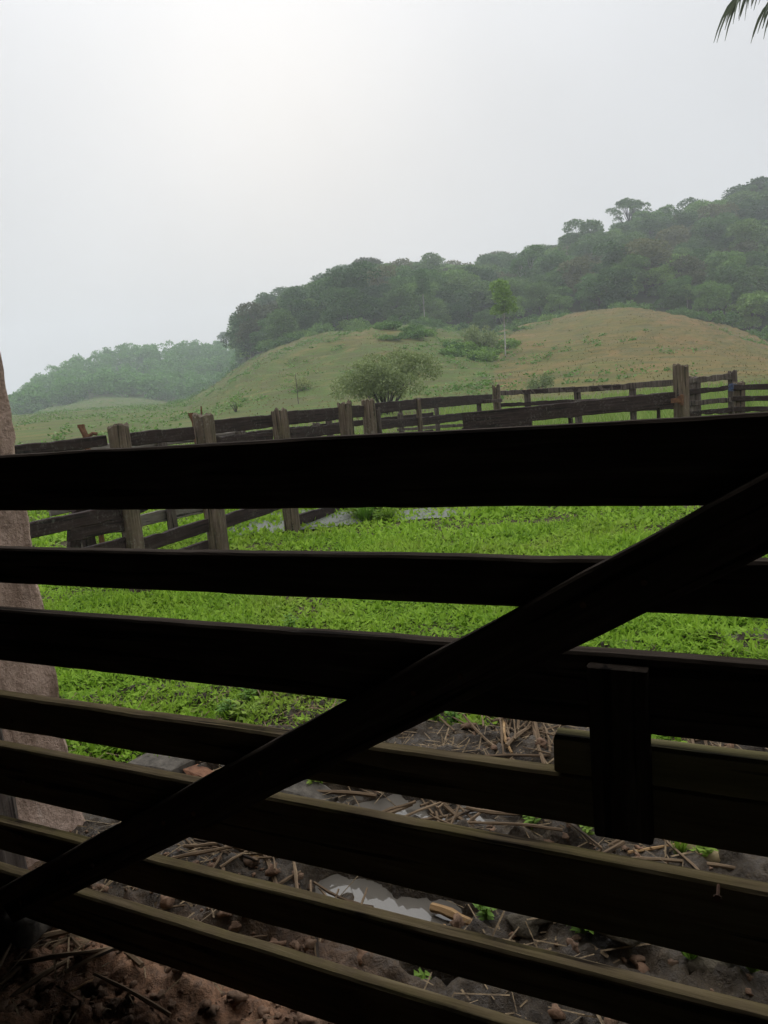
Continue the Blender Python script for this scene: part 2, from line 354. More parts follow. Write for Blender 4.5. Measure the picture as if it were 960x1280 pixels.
# ------------------------------------------------------------------ trampled mud by the gate
GA = rad(26.53); GN = Vector((math.sin(GA), math.cos(GA), 0)); GT = Vector((math.cos(GA), -math.sin(GA), 0)); GD = 1.32
def gate_pt(u, vv, n=0.0): return GN*(GD+n) + GT*u + Vector((0, 0, vv))
def gate_px(px, py, n=0.0):
    d = ray(px, py); k = (GD+n)/d.dot(GN); P = d*k; return P.dot(GT), P.z+EYE
PUD = [(ground(455, 992), 0.16, 0.10), (ground(520, 1003), 0.24, 0.13), (ground(585, 1018), 0.17, 0.10), (ground(430, 1103), 0.15, 0.11), (ground(505, 1126), 0.17, 0.09), (ground(560, 1146), .1, .05), (ground(545, 1222), 0.09, 0.05), (ground(668, 1075), .14, .08)]
xs = np.arange(-3.0, 3.4, 0.0135); ys = np.arange(0.35, 4.36, 0.0135)
XX, YY = np.meshgrid(xs, ys, indexing='ij')
def mud_h(x, y):
    b = (fbm(x*2.2, y*2.2, 21, 3)-0.5)*0.09
    cl1 = np.abs(fbm(x*7, y*7, 31, 4, 0.55)-0.5)*2; cl2 = fbm(x*22, y*22, 41, 3, 0.6)
    z = 0.012 + b + (0.5-cl1)*0.07 + (cl2-0.5)*0.05 + (vn(x*70, y*70, 47)-0.5)*0.010
    z += 0.03*sstep(0.55, 0.75, fbm(x*13+5, y*13, 51, 2))
    for (p, a, c) in PUD:
        q = ((x-p.x)/a)**2+((y-p.y)/c)**2 + (fbm(x*9, y*9, 61, 3)-0.5)*1.3
        z = z - 0.10*(1-sstep(0.3, 1.5, q))
    e = np.minimum(np.minimum(x+3.0, 3.4-x), np.minimum(y-0.35, 4.36-y))
    return z*sstep(0, 0.3, e) - 0.10*(1-sstep(0, 0.35, e))
ZZ = mud_h(XX, YY); nx, ny = XX.shape
ii, jj = np.meshgrid(np.arange(nx-1), np.arange(ny-1), indexing='ij')
f = np.stack([ii*ny+jj, (ii+1)*ny+jj, (ii+1)*ny+jj+1, ii*ny+jj+1], -1).reshape(-1, 4)
m, t, out = newmat('wet_mud'); pos = N(t, 'ShaderNodeNewGeometry').outputs['Position']
inn = N(t, 'ShaderNodeAttribute', attribute_name='indoors').outputs['Fac']
n1 = noise(t, pos, 6, 6, 0.65); n2 = noise(t, pos, 38, 5, 0.7); n3 = noise(t, pos, 110, 3, 0.6)
wet = ramp(t, n1, [(0.3, (0.020, 0.013, 0.007)), (0.55, (0.058, 0.040, 0.022)), (0.8, (0.12, 0.088, 0.05))])
dry = ramp(t, n1, [(0.3, (0.17, 0.085, 0.048)), (0.6, (0.36, 0.20, 0.115)), (0.8, (0.55, 0.37, 0.22))])
c = mixc(t, inn, wet, dry); c = mixc(t, ramp(t, n2, [(0.35, 0.55), (0.6, 0.0)]), c, (0.02, 0.013, 0.008))
c = mixc(t, ramp(t, n3, [(0.62, 0.0), (0.8, 0.5)]), c, (0.24, 0.18, 0.11))
ro = math_(t, 'ADD', math_(t, 'MULTIPLY', inn, 0.3), ramp(t, n2, [(0.3, 0.3), (0.7, 0.8)]), clamp=True)
finish(t, out, c, ro, n2, 0.9, 0.02, 0.35)
me = mesh_np('mud', np.stack([XX, YY, ZZ], -1).reshape(-1, 3), f, m, True)
gd = XX*GN.x+YY*GN.y-GD
ind = np.clip((1-sstep(0.0, 0.4, gd+(fbm(XX*3, YY*3, 71, 2)-.5)*0.5))*(1-sstep(-0.4, 0.2, XX+0.1)), 0, 1)
at = me.attributes.new('indoors', 'FLOAT', 'POINT'); at.data.foreach_set('value', ind.ravel().astype(np.float32))
tag(link('mud', me), 'trampled wet mud just outside the gate', kind='structure')
# puddle water
m, t, out = newmat('puddle_water'); p = N(t, 'ShaderNodeBsdfPrincipled', i_Roughness=0.03, i_IOR=1.33); p.inputs['Base Color'].default_value = (0.13, 0.115, 0.095, 1)
p.inputs['Specular IOR Level'].default_value = 1.0
bb = N(t, 'ShaderNodeBump', i_Strength=0.04, i_Distance=0.003); t.links.new(noise(t, N(t, 'ShaderNodeNewGeometry').outputs['Position'], 16, 2), bb.inputs['Height']); t.links.new(bb.outputs[0], p.inputs['Normal']); t.links.new(p.outputs[0], out.inputs[0])
M_WATER = m
M_WET = plain('shallow_water', (0.07, 0.08, 0.06), (0.13, 0.14, 0.115), 3, 0.55, 0.02, 0.002)
def sheet(name, cx, cy, a, b, z, mat, label, n=40):
    v = [(math.cos(2*math.pi*i/n)*a, math.sin(2*math.pi*i/n)*b, 0) for i in range(n)]; bm = MB(); bm.add(v, [tuple(range(n))])
    o = link(name, bm.mesh(name, mat)); o.location = (cx, cy, z); return tag(o, label, kind='structure')
pc = ground(505, 1050); sheet('puddle', pc.x, pc.y+0.06, 0.85, 0.6, -0.041, M_WATER, 'grey rain puddle lying in the trampled mud')
for i, (a, b, s1, s2) in enumerate(((345, 652, 1.0, 0.8), (395, 650, 1.0, 0.6), (565, 638, 1.1, 0.4))):
    g = ground(a, b); sheet('puddle', g.x, g.y, s1, s2, 0.006-.005*i, M_WET, 'shallow puddle shining through the yard grass')

# ------------------------------------------------------------------ shed round the camera
shed = thing('shed', (0, 0, 0), 'dark timber shed whose open front is closed by the barred gate', 'shed')
SH = Matrix((GT, GN, Vector((0, 0, 1)))).transposed().to_4x4()
def shed_part(name, dims, mat=None):
    b = MB(); b.add(*box(*dims)); o = link(name, b.mesh(name, mat or M_SHED), shed); o.matrix_basis = SH; return o
shed_part('roof', (-3.4, 1.15, -4.2, GD+0.165, 3.03, 3.11))
shed_part('wall', (-3.4, -3.28, -4.1, GD+0.05, -0.15, 3.027)); shed_part('wall', (1.0, 1.12, -4.1, GD+0.05, -0.15, 3.027)); shed_part('wall', (-3.277, 0.997, -4.1, -3.98, -0.15, 3.027))
shed_part('beam', (-3.277, 0.997, GD+0.0, GD+0.14, 2.83, 3.027))
shed_part('wall', (0.72, 0.997, GD+0.06, GD+0.14, -0.15, 2.797))
shed_part('wall', (-3.277, -2.45, GD+0.06, GD+0.14, -0.15, 2.797))
# plastered pillar: near-right face looks at the yard, crumbled far edge
corner = ground(104, 1040); pu = corner.dot(GT); pn = corner.dot(GN)
m, t, out = newmat('stained_plaster'); v_ = objvec(t, False)
n1 = noise(t, v_, 3.0, 6, 0.65); n2 = noise(t, scaled(t, v_, (9, 9, 1.1)), 2.2, 5, 0.6); n3 = noise(t, v_, 45, 5, 0.7)
c = ramp(t, n1, [(0.3, (0.42, 0.295, 0.225)), (0.7, (0.60, 0.44, 0.35))]); c = mixc(t, ramp(t, n2, [(0.36, 0.75), (0.54, 0.0)]), c, (0.20, 0.13, 0.09))
n4 = noise(t, v_, 9.0, 6, 0.7, 0.5); c = mixc(t, ramp(t, n4, [(0.34, 0.7), (0.5, 0.0)]), c, (0.17, 0.12, 0.085))
c = mixc(t, ramp(t, n2, [(0.62, 0.0), (0.75, 0.4)]), c, (0.5, 0.42, 0.36)); c = mixc(t, ramp(t, n3, [(0.56, 0.0), (0.72, 0.4)]), c, (0.28, 0.175, 0.115))
hh_ = math_(t, 'ADD', n3, math_(t, 'MULTIPLY', n1, 0.6)); finish(t, out, c, 0.92, hh_, 0.8, 0.02); M_PLAS = m
def pillar():
    w, d, H = 0.5, 0.46, 3.0; b = MB(); n = 110; K = []
    def ring(z):
        pts = []
        e = float(fbm(np.array(z*7.), np.array(1.5), 77, 4)); chip = max(0, e-0.46)*0.07 + 0.006*float(vn(np.array(z*60.), np.array(3.), 5))
        base = 0.05*max(0, 1-(z/0.25))**2 if z > 0 else 0.05
        m_ = 10
        for i in range(m_+1): pts.append((0+base*0.6, -d + (d-chip)*i/m_, z))           # face towards the yard, near to far
        pts += [(-chip*0.8, base*0.5, z), (-w*0.5, 0, z), (-w, 0, z), (-w, -d, z)]
        return pts
    zs = np.linspace(-0.2, H, n); L = None
    for z in zs:
        rg = ring(z); L = len(rg)
        for q in rg:
            k = (float(fbm(np.array(q[1]*11), np.array(z*11), 91, 4))-0.5)*0.022
            b.v.append((q[0]+(k if abs(q[0]) < 0.06 else 0), q[1], q[2]))
    for i in range(n-1):
        for j in range(L):
            a = i*L+j; c2 = i*L+(j+1) % L; b.f.append((a, c2, c2+L, a+L))
    b.f.append(tuple(range((n-1)*L, n*L)))
    me = b.mesh('pillar', M_PLAS, False); o = link('plastered_pillar', me)
    mm = SH.copy(); mm.translation = GT*pu+GN*pn; o.matrix_basis = mm; return o
tag(pillar(), 'pinkish brown plastered pillar with crumbling edge beside the barred gate', 'pillar')

# ------------------------------------------------------------------ the barred gate
gate = thing('barred_gate', gate_pt(-0.85, 0.0), 'dark backlit timber gate with seven boards and a diagonal brace', 'gate')
TB = 0.037                                     # board thickness; near face on the plane n=0
BO = [(-.0695, -.0735, -.178, -.184), (-.256, -.254, -.329, -.325), (-.387, -.3855, -.497, -.498), (-.577, -.572, -.657, -.648), (-.696, -.702, -.818, -.817), (-.8875, -.887, -.961, -.960), (-1.013, -1.030, -1.124, -1.139)]
UL, UR = -2.16, 0.62; BRD = []
for k, (tl, tr, bl, br) in enumerate(BO):
    sl_ = (tr-tl)/1.45; sb = (br-bl)/1.45
    def zt(u): return EYE + GD*(tl + sl_*(u/GD+1.45))
    def zb(u): return EYE + GD*(bl + sb*(u/GD+1.45))
    ul = UL+random.uniform(-0.03, 0.03); ur = UR+random.uniform(-0.02, 0.02)
    zl = (zt(ul)+zb(ul))/2; zr = (zt(ur)+zb(ur))/2; wd_ = ((zt(-.9)-zb(-.9)))
    A = gate_pt(ul, zl, TB/2); B = gate_pt(ur, zr, TB/2)
    me = plank((B-A).length, wd_, TB, 100+k, M_GATEM if k >= 3 else M_GATE, n=70, rough=0.0018, worn=0.008, name='board')
    o = link('board', me, gate, frame(A, B)); BRD.append((o, frame(A, B).inverted()))
# diagonal brace on the near side
def brace_line(pts):
    q = np.array([gate_px(a, b, -0.034) for a, b in pts]); return np.polyfit(q[:, 0], q[:, 1], 1)
bu = brace_line([(60, 1080), (150, 1030), (245, 980), (350, 917), (435, 877), (580, 801), (650, 759), (770, 698), (878, 632)])
bl_ = brace_line([(0, 1162), (93, 1117), (181, 1074), (230, 1050), (332, 1002), (470, 936), (550, 892), (705, 818), (800, 768), (932, 703)])
sm = (bu[0]+bl_[0])/2; cm = (bu[1]+bl_[1])/2; wperp = abs((bu[1]+bu[0]*-0.8)-(bl_[1]+bl_[0]*-0.8))*math.cos(math.atan(sm))
ua, ub = -2.02, 0.06
A = gate_pt(ua, sm*ua+cm, -0.0165-0.002); B = gate_pt(ub, sm*ub+cm, -0.0165-0.002)
brc = link('brace', plank((B-A).length, wperp, 0.033, 140, M_GATE, n=60, rough=0.003, name='brace'), gate, frame(A, B)); brm = frame(A, B).inverted()
for k, (tl, tr, bl, br) in enumerate(BO):
    for dv in (-.022, .022):
        z_ = EYE+GD*(tl+bl)/2+dv; u_ = (z_-cm)/sm
        if -1.98 < u_ < .04:
            b_ = MB(); b_.add(*tube([gate_pt(u_+dv*.6, z_, -.034), gate_pt(u_+dv*.6, z_, -.0385)], [.0065, .0055], 8)); link('nail', b_.mesh('nail', M_RUST), brc).matrix_basis = brm
# sliding latch bolt and its keeper board
q1 = gate_px(693, 924, 0.0); zt_ = EYE-0.511*GD; zb_ = EYE-0.571*GD
A = gate_pt(q1[0], (zt_+zb_)/2, TB/2-0.003); B = gate_pt(UR-0.05, (zt_+zb_)/2, TB/2-0.003)
link('latch_bolt', plank((B-A).length, zt_-zb_-0.004, 0.042, 150, M_BOLT, n=24, rough=0.0012, ragged=0.002, name='latch_bolt'), gate, frame(A, B))
k1 = gate_px(733, 834, -0.03); k2 = gate_px(816, 1056, -0.03); k3 = gate_px(735, 1052, -.05)
uc = (k1[0]+k2[0])/2; kw = k2[0]-k1[0]
A = gate_pt(uc, k2[1], -0.017); B = gate_pt(uc, k1[1], -0.017)
link('latch_keeper', plank((B-A).length, kw, 0.03, 151, M_GATE, n=12, rough=0.001, ragged=0.001, name='latch_keeper'), gate, frame(A, B, GT*-1))
for (a, b) in ((898, 1108),):
    u_, z_ = gate_px(a, b); b_ = MB(); b_.add(*tube([gate_pt(u_, z_, 0.01), gate_pt(u_, z_-0.002, -0.028)], [0.003, 0.003], 8)); b_.add(*tube([gate_pt(u_, z_-0.002, -0.028), gate_pt(u_, z_-0.002, -0.031)], [0.007, 0.007], 8))
    link('nail', b_.mesh('nail', M_RUST), BRD[4][0]).matrix_basis = BRD[4][1]
for u_ in (-1.93, -1.88):
    for k, (tl, tr, bl, br) in enumerate(BO):
        z_ = EYE+GD*(tl+bl)/2 + (0.02 if u_ < -1.9 else -0.02); b_ = MB(); b_.add(*tube([gate_pt(u_, z_, 0.0), gate_pt(u_, z_, -0.004)], [0.007, 0.006], 8))
        link('nail', b_.mesh('nail', M_RUST), BRD[k][0]).matrix_basis = BRD[k][1]
# hinge post of the gate against the pillar
hp = tag(link('hinge_post', post(1.75, 0.15, 0.15, 7, M_POSTD, name='hinge_post')), 'dark wooden hinge post between gate and plastered pillar', 'post')
g = gate_pt(-2.27, 0, 0.13); hp.location = (g.x, g.y, 0); hp.rotation_euler = (0, 0, -GA)
lp = tag(link('latch_post', post(1.9, 0.16, 0.16, 8, M_POSTD, name='latch_post')), 'dark wooden post the barred gate closes against', 'post')
g = gate_pt(0.62, 0, 0.16); lp.location = (g.x, g.y, 0); lp.rotation_euler = (0, 0, -GA)

# ------------------------------------------------------------------ fences
FAZ = rad(24.5); FP0 = Vector((-1.16, 8.66, 0)); FDIR = Vector((math.sin(FAZ), math.cos(FAZ), 0)); FOUT = Vector((-math.cos(FAZ), math.sin(FAZ), 0))
def fence_post(root, px, ytop, w, p0, fz, seed, mat=M_POST, ymid=None, d=None, H=None, **kw):
    P = on_plane(px, ytop, p0, fz); H = H or P.z
    o = link('post', post(H, w, d or w*0.8, seed, mat, **kw), root, Matrix.Translation((P.x, P.y, 0)) @ Matrix.Rotation(-fz+random.uniform(-.15, .15)+math.pi/2, 4, 'Z') @ Matrix.Rotation(random.uniform(-.015, .02), 4, 'Y'))
    return P
def fence_rail(root, a, b, wpx, p0, fz, seed, mat=M_RAIL, off=0.0, T=0.045, name='rail', worn=0.05):
    A = on_plane(*a, p0, fz); B = on_plane(*b, p0, fz); dm = ((A+B)/2).xy.length
    o = off; n_ = Vector((math.cos(fz), -math.sin(fz), 0))*o; A = A+n_; B = B+n_
    return link(name, plank((B-A).length, wpx*dm/F, T, seed, mat, rough=0.008, ragged=0.02, worn=worn, name=name), root, frame(A, B))
f1 = thing('corral_fence', (FP0.x, FP0.y, 0), 'weathered plank corral fence with thick squared posts receding past the pillar', 'fence')
OFF = -0.03
for i, (px, yt, w, kw) in enumerate([(144, 530, 0.165, {}), (252, 516, 0.205, {}), (349, 511, 0.2, dict(split=.35)), (430, 502, 0.2, dict(ragged=.07, split=.4)), (459, 499, 0.21, dict(ragged=.05, split=.4)), (472, 509, 0.09, {}), (522, 497, 0.10, {}), (620, 481, 0.20, dict(ragged=.1, split=.5))]):
    # posts are aimed by their top pixel; each stands on the fence line
    fence_post(f1, px, yt, w, FP0, FAZ, 200+i, M_POST if i != 5 else M_POSTD, **kw)
R1L = [((16, 564), (134, 551), 13), ((146, 551), (244, 541), 16), ((258, 535), (341, 526), 16), ((355, 523), (424, 517), 16), ((436, 515), (455, 514), 15), ((463, 511), (523, 505), 13), ((521, 505), (616, 498), 12),
       ((146, 574), (246, 562), 15), ((258, 554), (342, 546), 13), ((355, 543), (425, 536), 13), ((466, 532), (523, 527), 11), ((526, 527), (616, 517), 9),
       ((30, 600), (140, 588), 15), ((150, 600), (250, 588), 15), ((262, 582), (346, 570), 14), ((358, 565), (428, 556), 12), ((466, 556), (616, 536), 10),
       ((150, 640), (252, 612), 15), ((264, 610), (348, 592), 14), ((360, 590), (430, 578), 12), ((466, 580), (616, 555), 9),
       ((36, 664), (150, 640), 18), ((90, 668), (160, 655), 16), ((165, 687), (262, 656), 17), ((268, 657), (352, 629), 16), ((364, 653), (436, 632), 13),
       ((100, 694), (160, 678), 14), ((170, 712), (262, 682), 14)]
for i, (a, b, w) in enumerate(R1L): fence_rail(f1, a, b, w, FP0, FAZ, 300+i, off=(OFF if i % 3 else OFF+0.004))
# second line of the cattle race behind it
FP1 = FP0+FOUT*1.25
f2 = thing('corral_fence', (FP1.x, FP1.y, 0), 'older grey plank fence running parallel behind the thick squared posts', 'fence')
for i, (px, yt, w) in enumerate([(88, 552, .13), (200, 543, .12), (300, 536, .14), (395, 528, .13), (410, 520, .12), (500, 516, .12), (545, 510, .1)]):
    fence_post(f2, px, yt, w, FP1, FAZ, 240+i, M_POSTD)
for i, (a, b, w, mt) in enumerate([((60, 566), (200, 553), 9, M_RAILG), ((200, 553), (300, 543), 8, M_RAILG), ((300, 545), (395, 535), 8, M_RAIL), ((395, 535), (545, 518), 7, M_RAIL), ((60, 600), (300, 575), 10, M_RAILG), ((300, 575), (545, 540), 9, M_RAIL),
    ((160, 655), (262, 634), 14, M_RAILG), ((262, 634), (420, 600), 10, M_RAILG), ((70, 640), (160, 622), 10, M_RAILG)]):
    fence_rail(f2, a, b, w, FP1, FAZ, 360+i, mt, off=-0.08)
A = on_plane(62, 690, FP1, FAZ); B = on_plane(72, 625, FP1, FAZ)
link('brace', plank((B-A).length, 0.14, 0.05, 390, M_RAIL, name='brace'), f2, frame(A+FOUT*-.3, B+FOUT*-.3, FDIR))
A = on_plane(94, 690, FP1, FAZ); B = on_plane(78, 625, FP1, FAZ)
link('brace', plank((B-A).length, 0.14, 0.05, 391, M_RAIL, name='brace'), f2, frame(A+FOUT*-.22, B+FOUT*-.22, FDIR))
# rusty iron bracket heads showing above the rails
for i, (px, py, lab) in enumerate([(107, 545, 'rusty iron bracket sticking up behind the top rail next to the pillar'), (243, 528, 'rusty bent iron strap sticking up behind a mossy fence post')]):
    P = on_plane(px, py, FP1, FAZ); b = MB()
    b.add(*tube([(0, 0, -P.z-.1), (0, 0, 0), (-0.03, 0, 0.10)], [.03, .032, .034], 8)); b.add(*tube([(0, 0, -.02), (.07, .02, .02), (.11, .02, .01)], [.022, .018, .02], 7)); b.add(*box(-.06, .0, -.02, .02, .085, .12))
    o = tag(link('iron_bracket', b.mesh('iron_bracket', M_RUST)), lab, 'bracket'); o.location = P
P = on_plane(252, 520, FP1, FAZ); b = MB(); b.add(*tube([(0, 0, -P.z-.1), (0, 0, 0.0), (0.01, 0, .12)], [.012, .012, .01], 6)); o = tag(link('iron_rod', b.mesh('iron_rod', M_RUST)), 'thin upright rusty rod behind a mossy fence post', 'rod'); o.location = P
# thin railed fence across the field
T0 = at_dist(628, 500, 16.2); T0.z = 0; T1 = at_dist(850, 490, 13.4); T1.z = 0; TA = math.atan2((T1-T0).x, (T1-T0).y)
f3 = thing('rail_fence', (T0.x, T0.y, 0), 'thin lichen-spotted rail fence crossing the grass below the pasture hill', 'fence')
for i, (px, yt, w) in enumerate([(659, 489, .13), (722, 484, .12), (790, 479, .11), (868, 471, .17), (916, 463, .13), (500, 505, .1), (545, 499, .1), (598, 494, .1)]):
    fence_post(f3, px, yt, w, T0, TA, 260+i, M_POSTD, n=14)
for i, (a, b, w) in enumerate([((630, 491), (722, 486), 6), ((655, 490), (790, 483), 6), ((722, 487), (845, 478), 7), ((630, 506), (722, 501), 5), ((722, 502), (845, 492), 5), ((630, 521), (845, 508), 5), ((862, 476), (918, 470), 7), ((862, 490), (918, 484), 6), ((862, 504), (918, 499), 6), ((862, 517), (918, 512), 6),
    ((500, 510), (630, 500), 4), ((500, 524), (630, 514), 4), ((500, 537), (630, 527), 4)]):
    fence_rail(f3, a, b, w, T0, TA, 400+i, M_RAIL if i % 2 else M_POSTD, off=0.07, T=0.035, worn=.09)
# last bay to the right
E0 = at_dist(922, 480, 12.4); E0.z = 0; E1 = at_dist(1100, 470, 11.6); E1.z = 0; EA = math.atan2((E1-E0).x, (E1-E0).y)
f4 = thing('rail_fence', (E0.x, E0.y, 0), 'low three-rail fence bay starting at the post bound with blue twine', 'fence')
pp = fence_post(f4, 923, 476, .15, E0, EA, 280, M_POST); fence_post(f4, 1010, 473, .14, E0, EA, 281, M_POSTD); fence_post(f4, 1100, 468, .14, E0, EA, 282, M_POSTD)
for i, (a, b, w) in enumerate([((921, 484), (1100, 478), 7), ((921, 498), (1100, 494), 6), ((921, 511), (1100, 509), 6), ((921, 524), (1100, 524), 6)]): fence_rail(f4, a, b, w, E0, EA, 430+i, M_RAIL, off=.08, T=.035)
b = MB(); q = on_plane(919, 484, E0, EA)
for k in range(7):
    b.add(*tube([(math.cos(t_)*(.085+.008*random.random()), math.sin(t_)*(.075+.01*random.random()), (k-3)*.014+random.uniform(-.01, .01)) for t_ in np.linspace(0, 2*math.pi, 15)], [.004]*15, 5))
link('twine_binding', b.mesh('twine_binding', M_BLUE), f4, Matrix.Translation((q.x, q.y, q.z)))
# field gate hung from the tall notched post
G0 = at_dist(852, 500, 11.0); G1 = at_dist(577, 522, 9.6); G0.z = 0; G1.z = 0; GZ = math.atan2((G0-G1).x, (G0-G1).y)
gp = tag(link('gate_post', post(EYE+math.tan(azel(850, 455)[1])*11.0, .18, .17, 291, M_POST, ragged=.03, split=.45, sink=.3, name='gate_post')), 'tall cracked gate post with a rusty hinge holding the plank field gate', 'gate post')
gp.location = (G0.x, G0.y, 0); gp.rotation_euler = (0, 0, .35)
fg = thing('field_gate', ((G0.x+G1.x)/2, (G0.y+G1.y)/2, 0), 'long dark plank field gate hung from the tall cracked post', 'gate')
for i, (a, b, w) in enumerate([((578, 526), (842, 499), 18), ((578, 541), (664, 530), 13), ((578, 556), (840, 533), 15), ((578, 580), (840, 553), 14), ((578, 602), (840, 570), 14)]):
    fence_rail(fg, a, b, w, G1, GZ, 450+i, M_RAIL, T=.05, worn=.01, off=0.0, name='board')
for px in (600, 715, 826):
    a = on_plane(px, 520, G1, GZ); bt = a.copy(); bt.z = .14; tp = a.copy(); tp.z = 1.0 if px != 715 else .95
    n_ = Vector((math.cos(GZ), -math.sin(GZ), 0))*-.05
    link('stile', plank((tp-bt).length, .12, .04, 470+px, M_RAIL, name='stile'), fg, frame(bt+n_, tp+n_, FDIR))
b = MB(); h = on_plane(843, 500, G1, GZ); b.add(*box(-.09, .06, -.035, -.02, -.03, .03)); b.add(*tube([(.07, -.03, -.07), (.07, -.03, .07)], [.022, .022], 8)); b.add(*box(.03, .11, -.02, .01, -.05, .05))
link('hinge', b.mesh('hinge', M_RUST), fg, Matrix.Translation((h.x-.02, h.y-.1, h.z)) @ Matrix.Rotation(-GZ+math.pi/2, 4, 'Z'))

# ------------------------------------------------------------------ trees
F_DARK = foliage('dark_leaves', (0.034, 0.082, 0.018), (0.072, 0.15, 0.032), (0.10, 0.19, 0.042), 0.35, .22, .75)
F_MID = foliage('mid_leaves', (0.055, 0.13, 0.022), (0.11, 0.22, 0.042), (0.15, 0.27, 0.055), 0.35, .22, .75)
F_BROWN = foliage('olive_leaves', (0.055, 0.075, 0.025), (0.10, 0.115, 0.04), (0.13, 0.14, 0.055), 0.35, .22, .75)
F_FAR = foliage('far_leaves', (0.055, 0.14, 0.018), (0.12, 0.25, 0.035), (0.17, 0.31, 0.05), 0.06, .22, 0)
F_BUSH = foliage('bush_leaves', (0.12, 0.165, 0.055), (0.21, 0.26, 0.095), (0.30, 0.35, 0.15), 1.2)
def clump_leaves(cl, n, size, r, flat=0.0, low=-0.45):
    """n leaf faces spread over lobes cl=[(x,y,z,rad)], uneven shells"""
    cl = np.array(cl); w = cl[:, 3]**2; k = r.choice(len(cl), n, p=w/w.sum())
    d = runit(n, r); d[:, 2] = np.where(d[:, 2] < low, -d[:, 2], d[:, 2])
    rr_ = cl[k, 3]*(0.45+0.6*r.random(n)**0.6)
    c = cl[k, :3]+d*rr_[:, None]*np.array([1, 1, 0.8-flat])
    dd = d*0.8+runit(n, r)*0.9+np.array([0, 0, -0.25]); dd /= np.linalg.norm(dd, axis=1)[:, None]
    s = size*r.uniform(0.6, 1.4, n)
    return leaf_quads(c, dd, perp(dd, r), s, s*0.62)
def make_tree(name, seed, H, crown_r, kind, leafmat, barkmat, n=8000, size=0.45):
    r = np.random.default_rng(seed); root = bpy.data.objects.new(name, None); C.objects.link(root)
    tb = MB(); tr = (H*0.018+.05)*(.42 if kind == 'slim' else 1)
    th = {'round': .62, 'tall': .8, 'umbrella': .72, 'slim': .85}[kind]*H
    lean = r.uniform(-.05, .05, 2)
    pts = [(lean[0]*z, lean[1]*z, z) for z in np.linspace(-1, th, 7)]; tb.add(*tube(pts, list(np.linspace(tr*1.3, tr*.45, 7)), 7))
    lobes = []
    if kind == 'round':
        nl = 15
        for i in range(nl):
            a = r.uniform(0, 6.28); q = crown_r*r.uniform(.15, .72); z = H*r.uniform(.2, .84); lobes.append((math.cos(a)*q, math.sin(a)*q, z, crown_r*r.uniform(.32, .52)))
    elif kind == 'tall':
        for i in range(11):
            a = r.uniform(0, 6.28); q = crown_r*r.uniform(.1, .6); z = H*r.uniform(.2, .88); lobes.append((math.cos(a)*q, math.sin(a)*q, z, crown_r*r.uniform(.34, .5)))
    elif kind == 'umbrella':
        for i in range(30):
            a = r.uniform(0, 6.28); q = crown_r*r.uniform(.15, 1.0); z = H*(.93-.2*(q/crown_r)**2)-abs(r.normal(0, 1.1)); lobes.append((math.cos(a)*q, math.sin(a)*q, z, crown_r*r.uniform(.16, .27)))
    else:
        for i in range(9):
            a = r.uniform(0, 6.28); q = crown_r*r.uniform(.1, .7); z = H*r.uniform(.52, .95); lobes.append((math.cos(a)*q, math.sin(a)*q, z, crown_r*r.uniform(.28, .45)))
    for (x, y, z, rd) in lobes:
        z0 = min(th*.95, z*r.uniform(.45, .75)); p0 = Vector((lean[0]*z0, lean[1]*z0, z0)); p2 = Vector((x, y, z)); p1 = (p0+p2)/2+Vector((0, 0, -.06*H*r.random()))
        tb.add(*tube([p0, p1, p2], [tr*.38, tr*.26, tr*.1], 5))
    link('trunk', tb.mesh('trunk', barkmat, True), root)
    v, f = clump_leaves(lobes, n, size, r, .35 if kind == 'umbrella' else 0)
    link('crown', mesh_np('crown', v, f, leafmat), root)
    return root
PROTO = {
 'dark': ([make_tree('forest_tree', 1, 12, 5.2, 'round', F_DARK, M_BARK), make_tree('forest_tree', 2, 13, 4.6, 'round', F_DARK, M_BARK), make_tree('forest_tree', 3, 11, 5.6, 'round', F_DARK, M_BARK)], 'dense dark green broadleaf tree in the hazy forest above the pasture'),
 'mid': ([make_tree('forest_tree', 4, 11, 5.0, 'round', F_MID, M_BARK), make_tree('forest_tree', 5, 12, 4.4, 'round', F_MID, M_BARK)], 'lighter green leafy tree in the hazy forest above the pasture'),
 'tall': ([make_tree('forest_tree', 6, 13.5, 3.6, 'tall', F_MID, M_PALEBARK, 5000)], 'tall narrow tree rising among the hazy forest crowns'),
 'olive': ([make_tree('forest_tree', 8, 11.5, 4.8, 'round', F_BROWN, M_BARK)], 'dull olive-brown crowned tree in the hazy forest above the pasture'),
 'umbrella': ([make_tree('forest_tree', 9, 15, 6.2, 'umbrella', F_DARK, M_BARK, 5200, .42)], 'flat-topped open tree standing above the forest ridge')}
used = set(); KD = {'dark': 'dense dark green broadleaf tree', 'mid': 'lighter green leafy tree', 'tall': 'tall narrow tree', 'olive': 'dull olive-brown crowned tree'}
def put(kind, i, P, s, rz, label, group='forest trees on the hill'):
    pr = PROTO[kind][0][i % len(PROTO[kind][0])]
    o = pr if pr.name not in used else copy_tree(pr); used.add(pr.name)
    sxy = 1.18 if kind != 'umbrella' else 1.0
    o.location = P; o.scale = (s*sxy*random.uniform(.9, 1.15), s*sxy*random.uniform(.9, 1.15), s); o.rotation_euler = (random.uniform(-.04, .04), random.uniform(-.04, .04), rz)
    tag(o, label, 'tree', group); return o
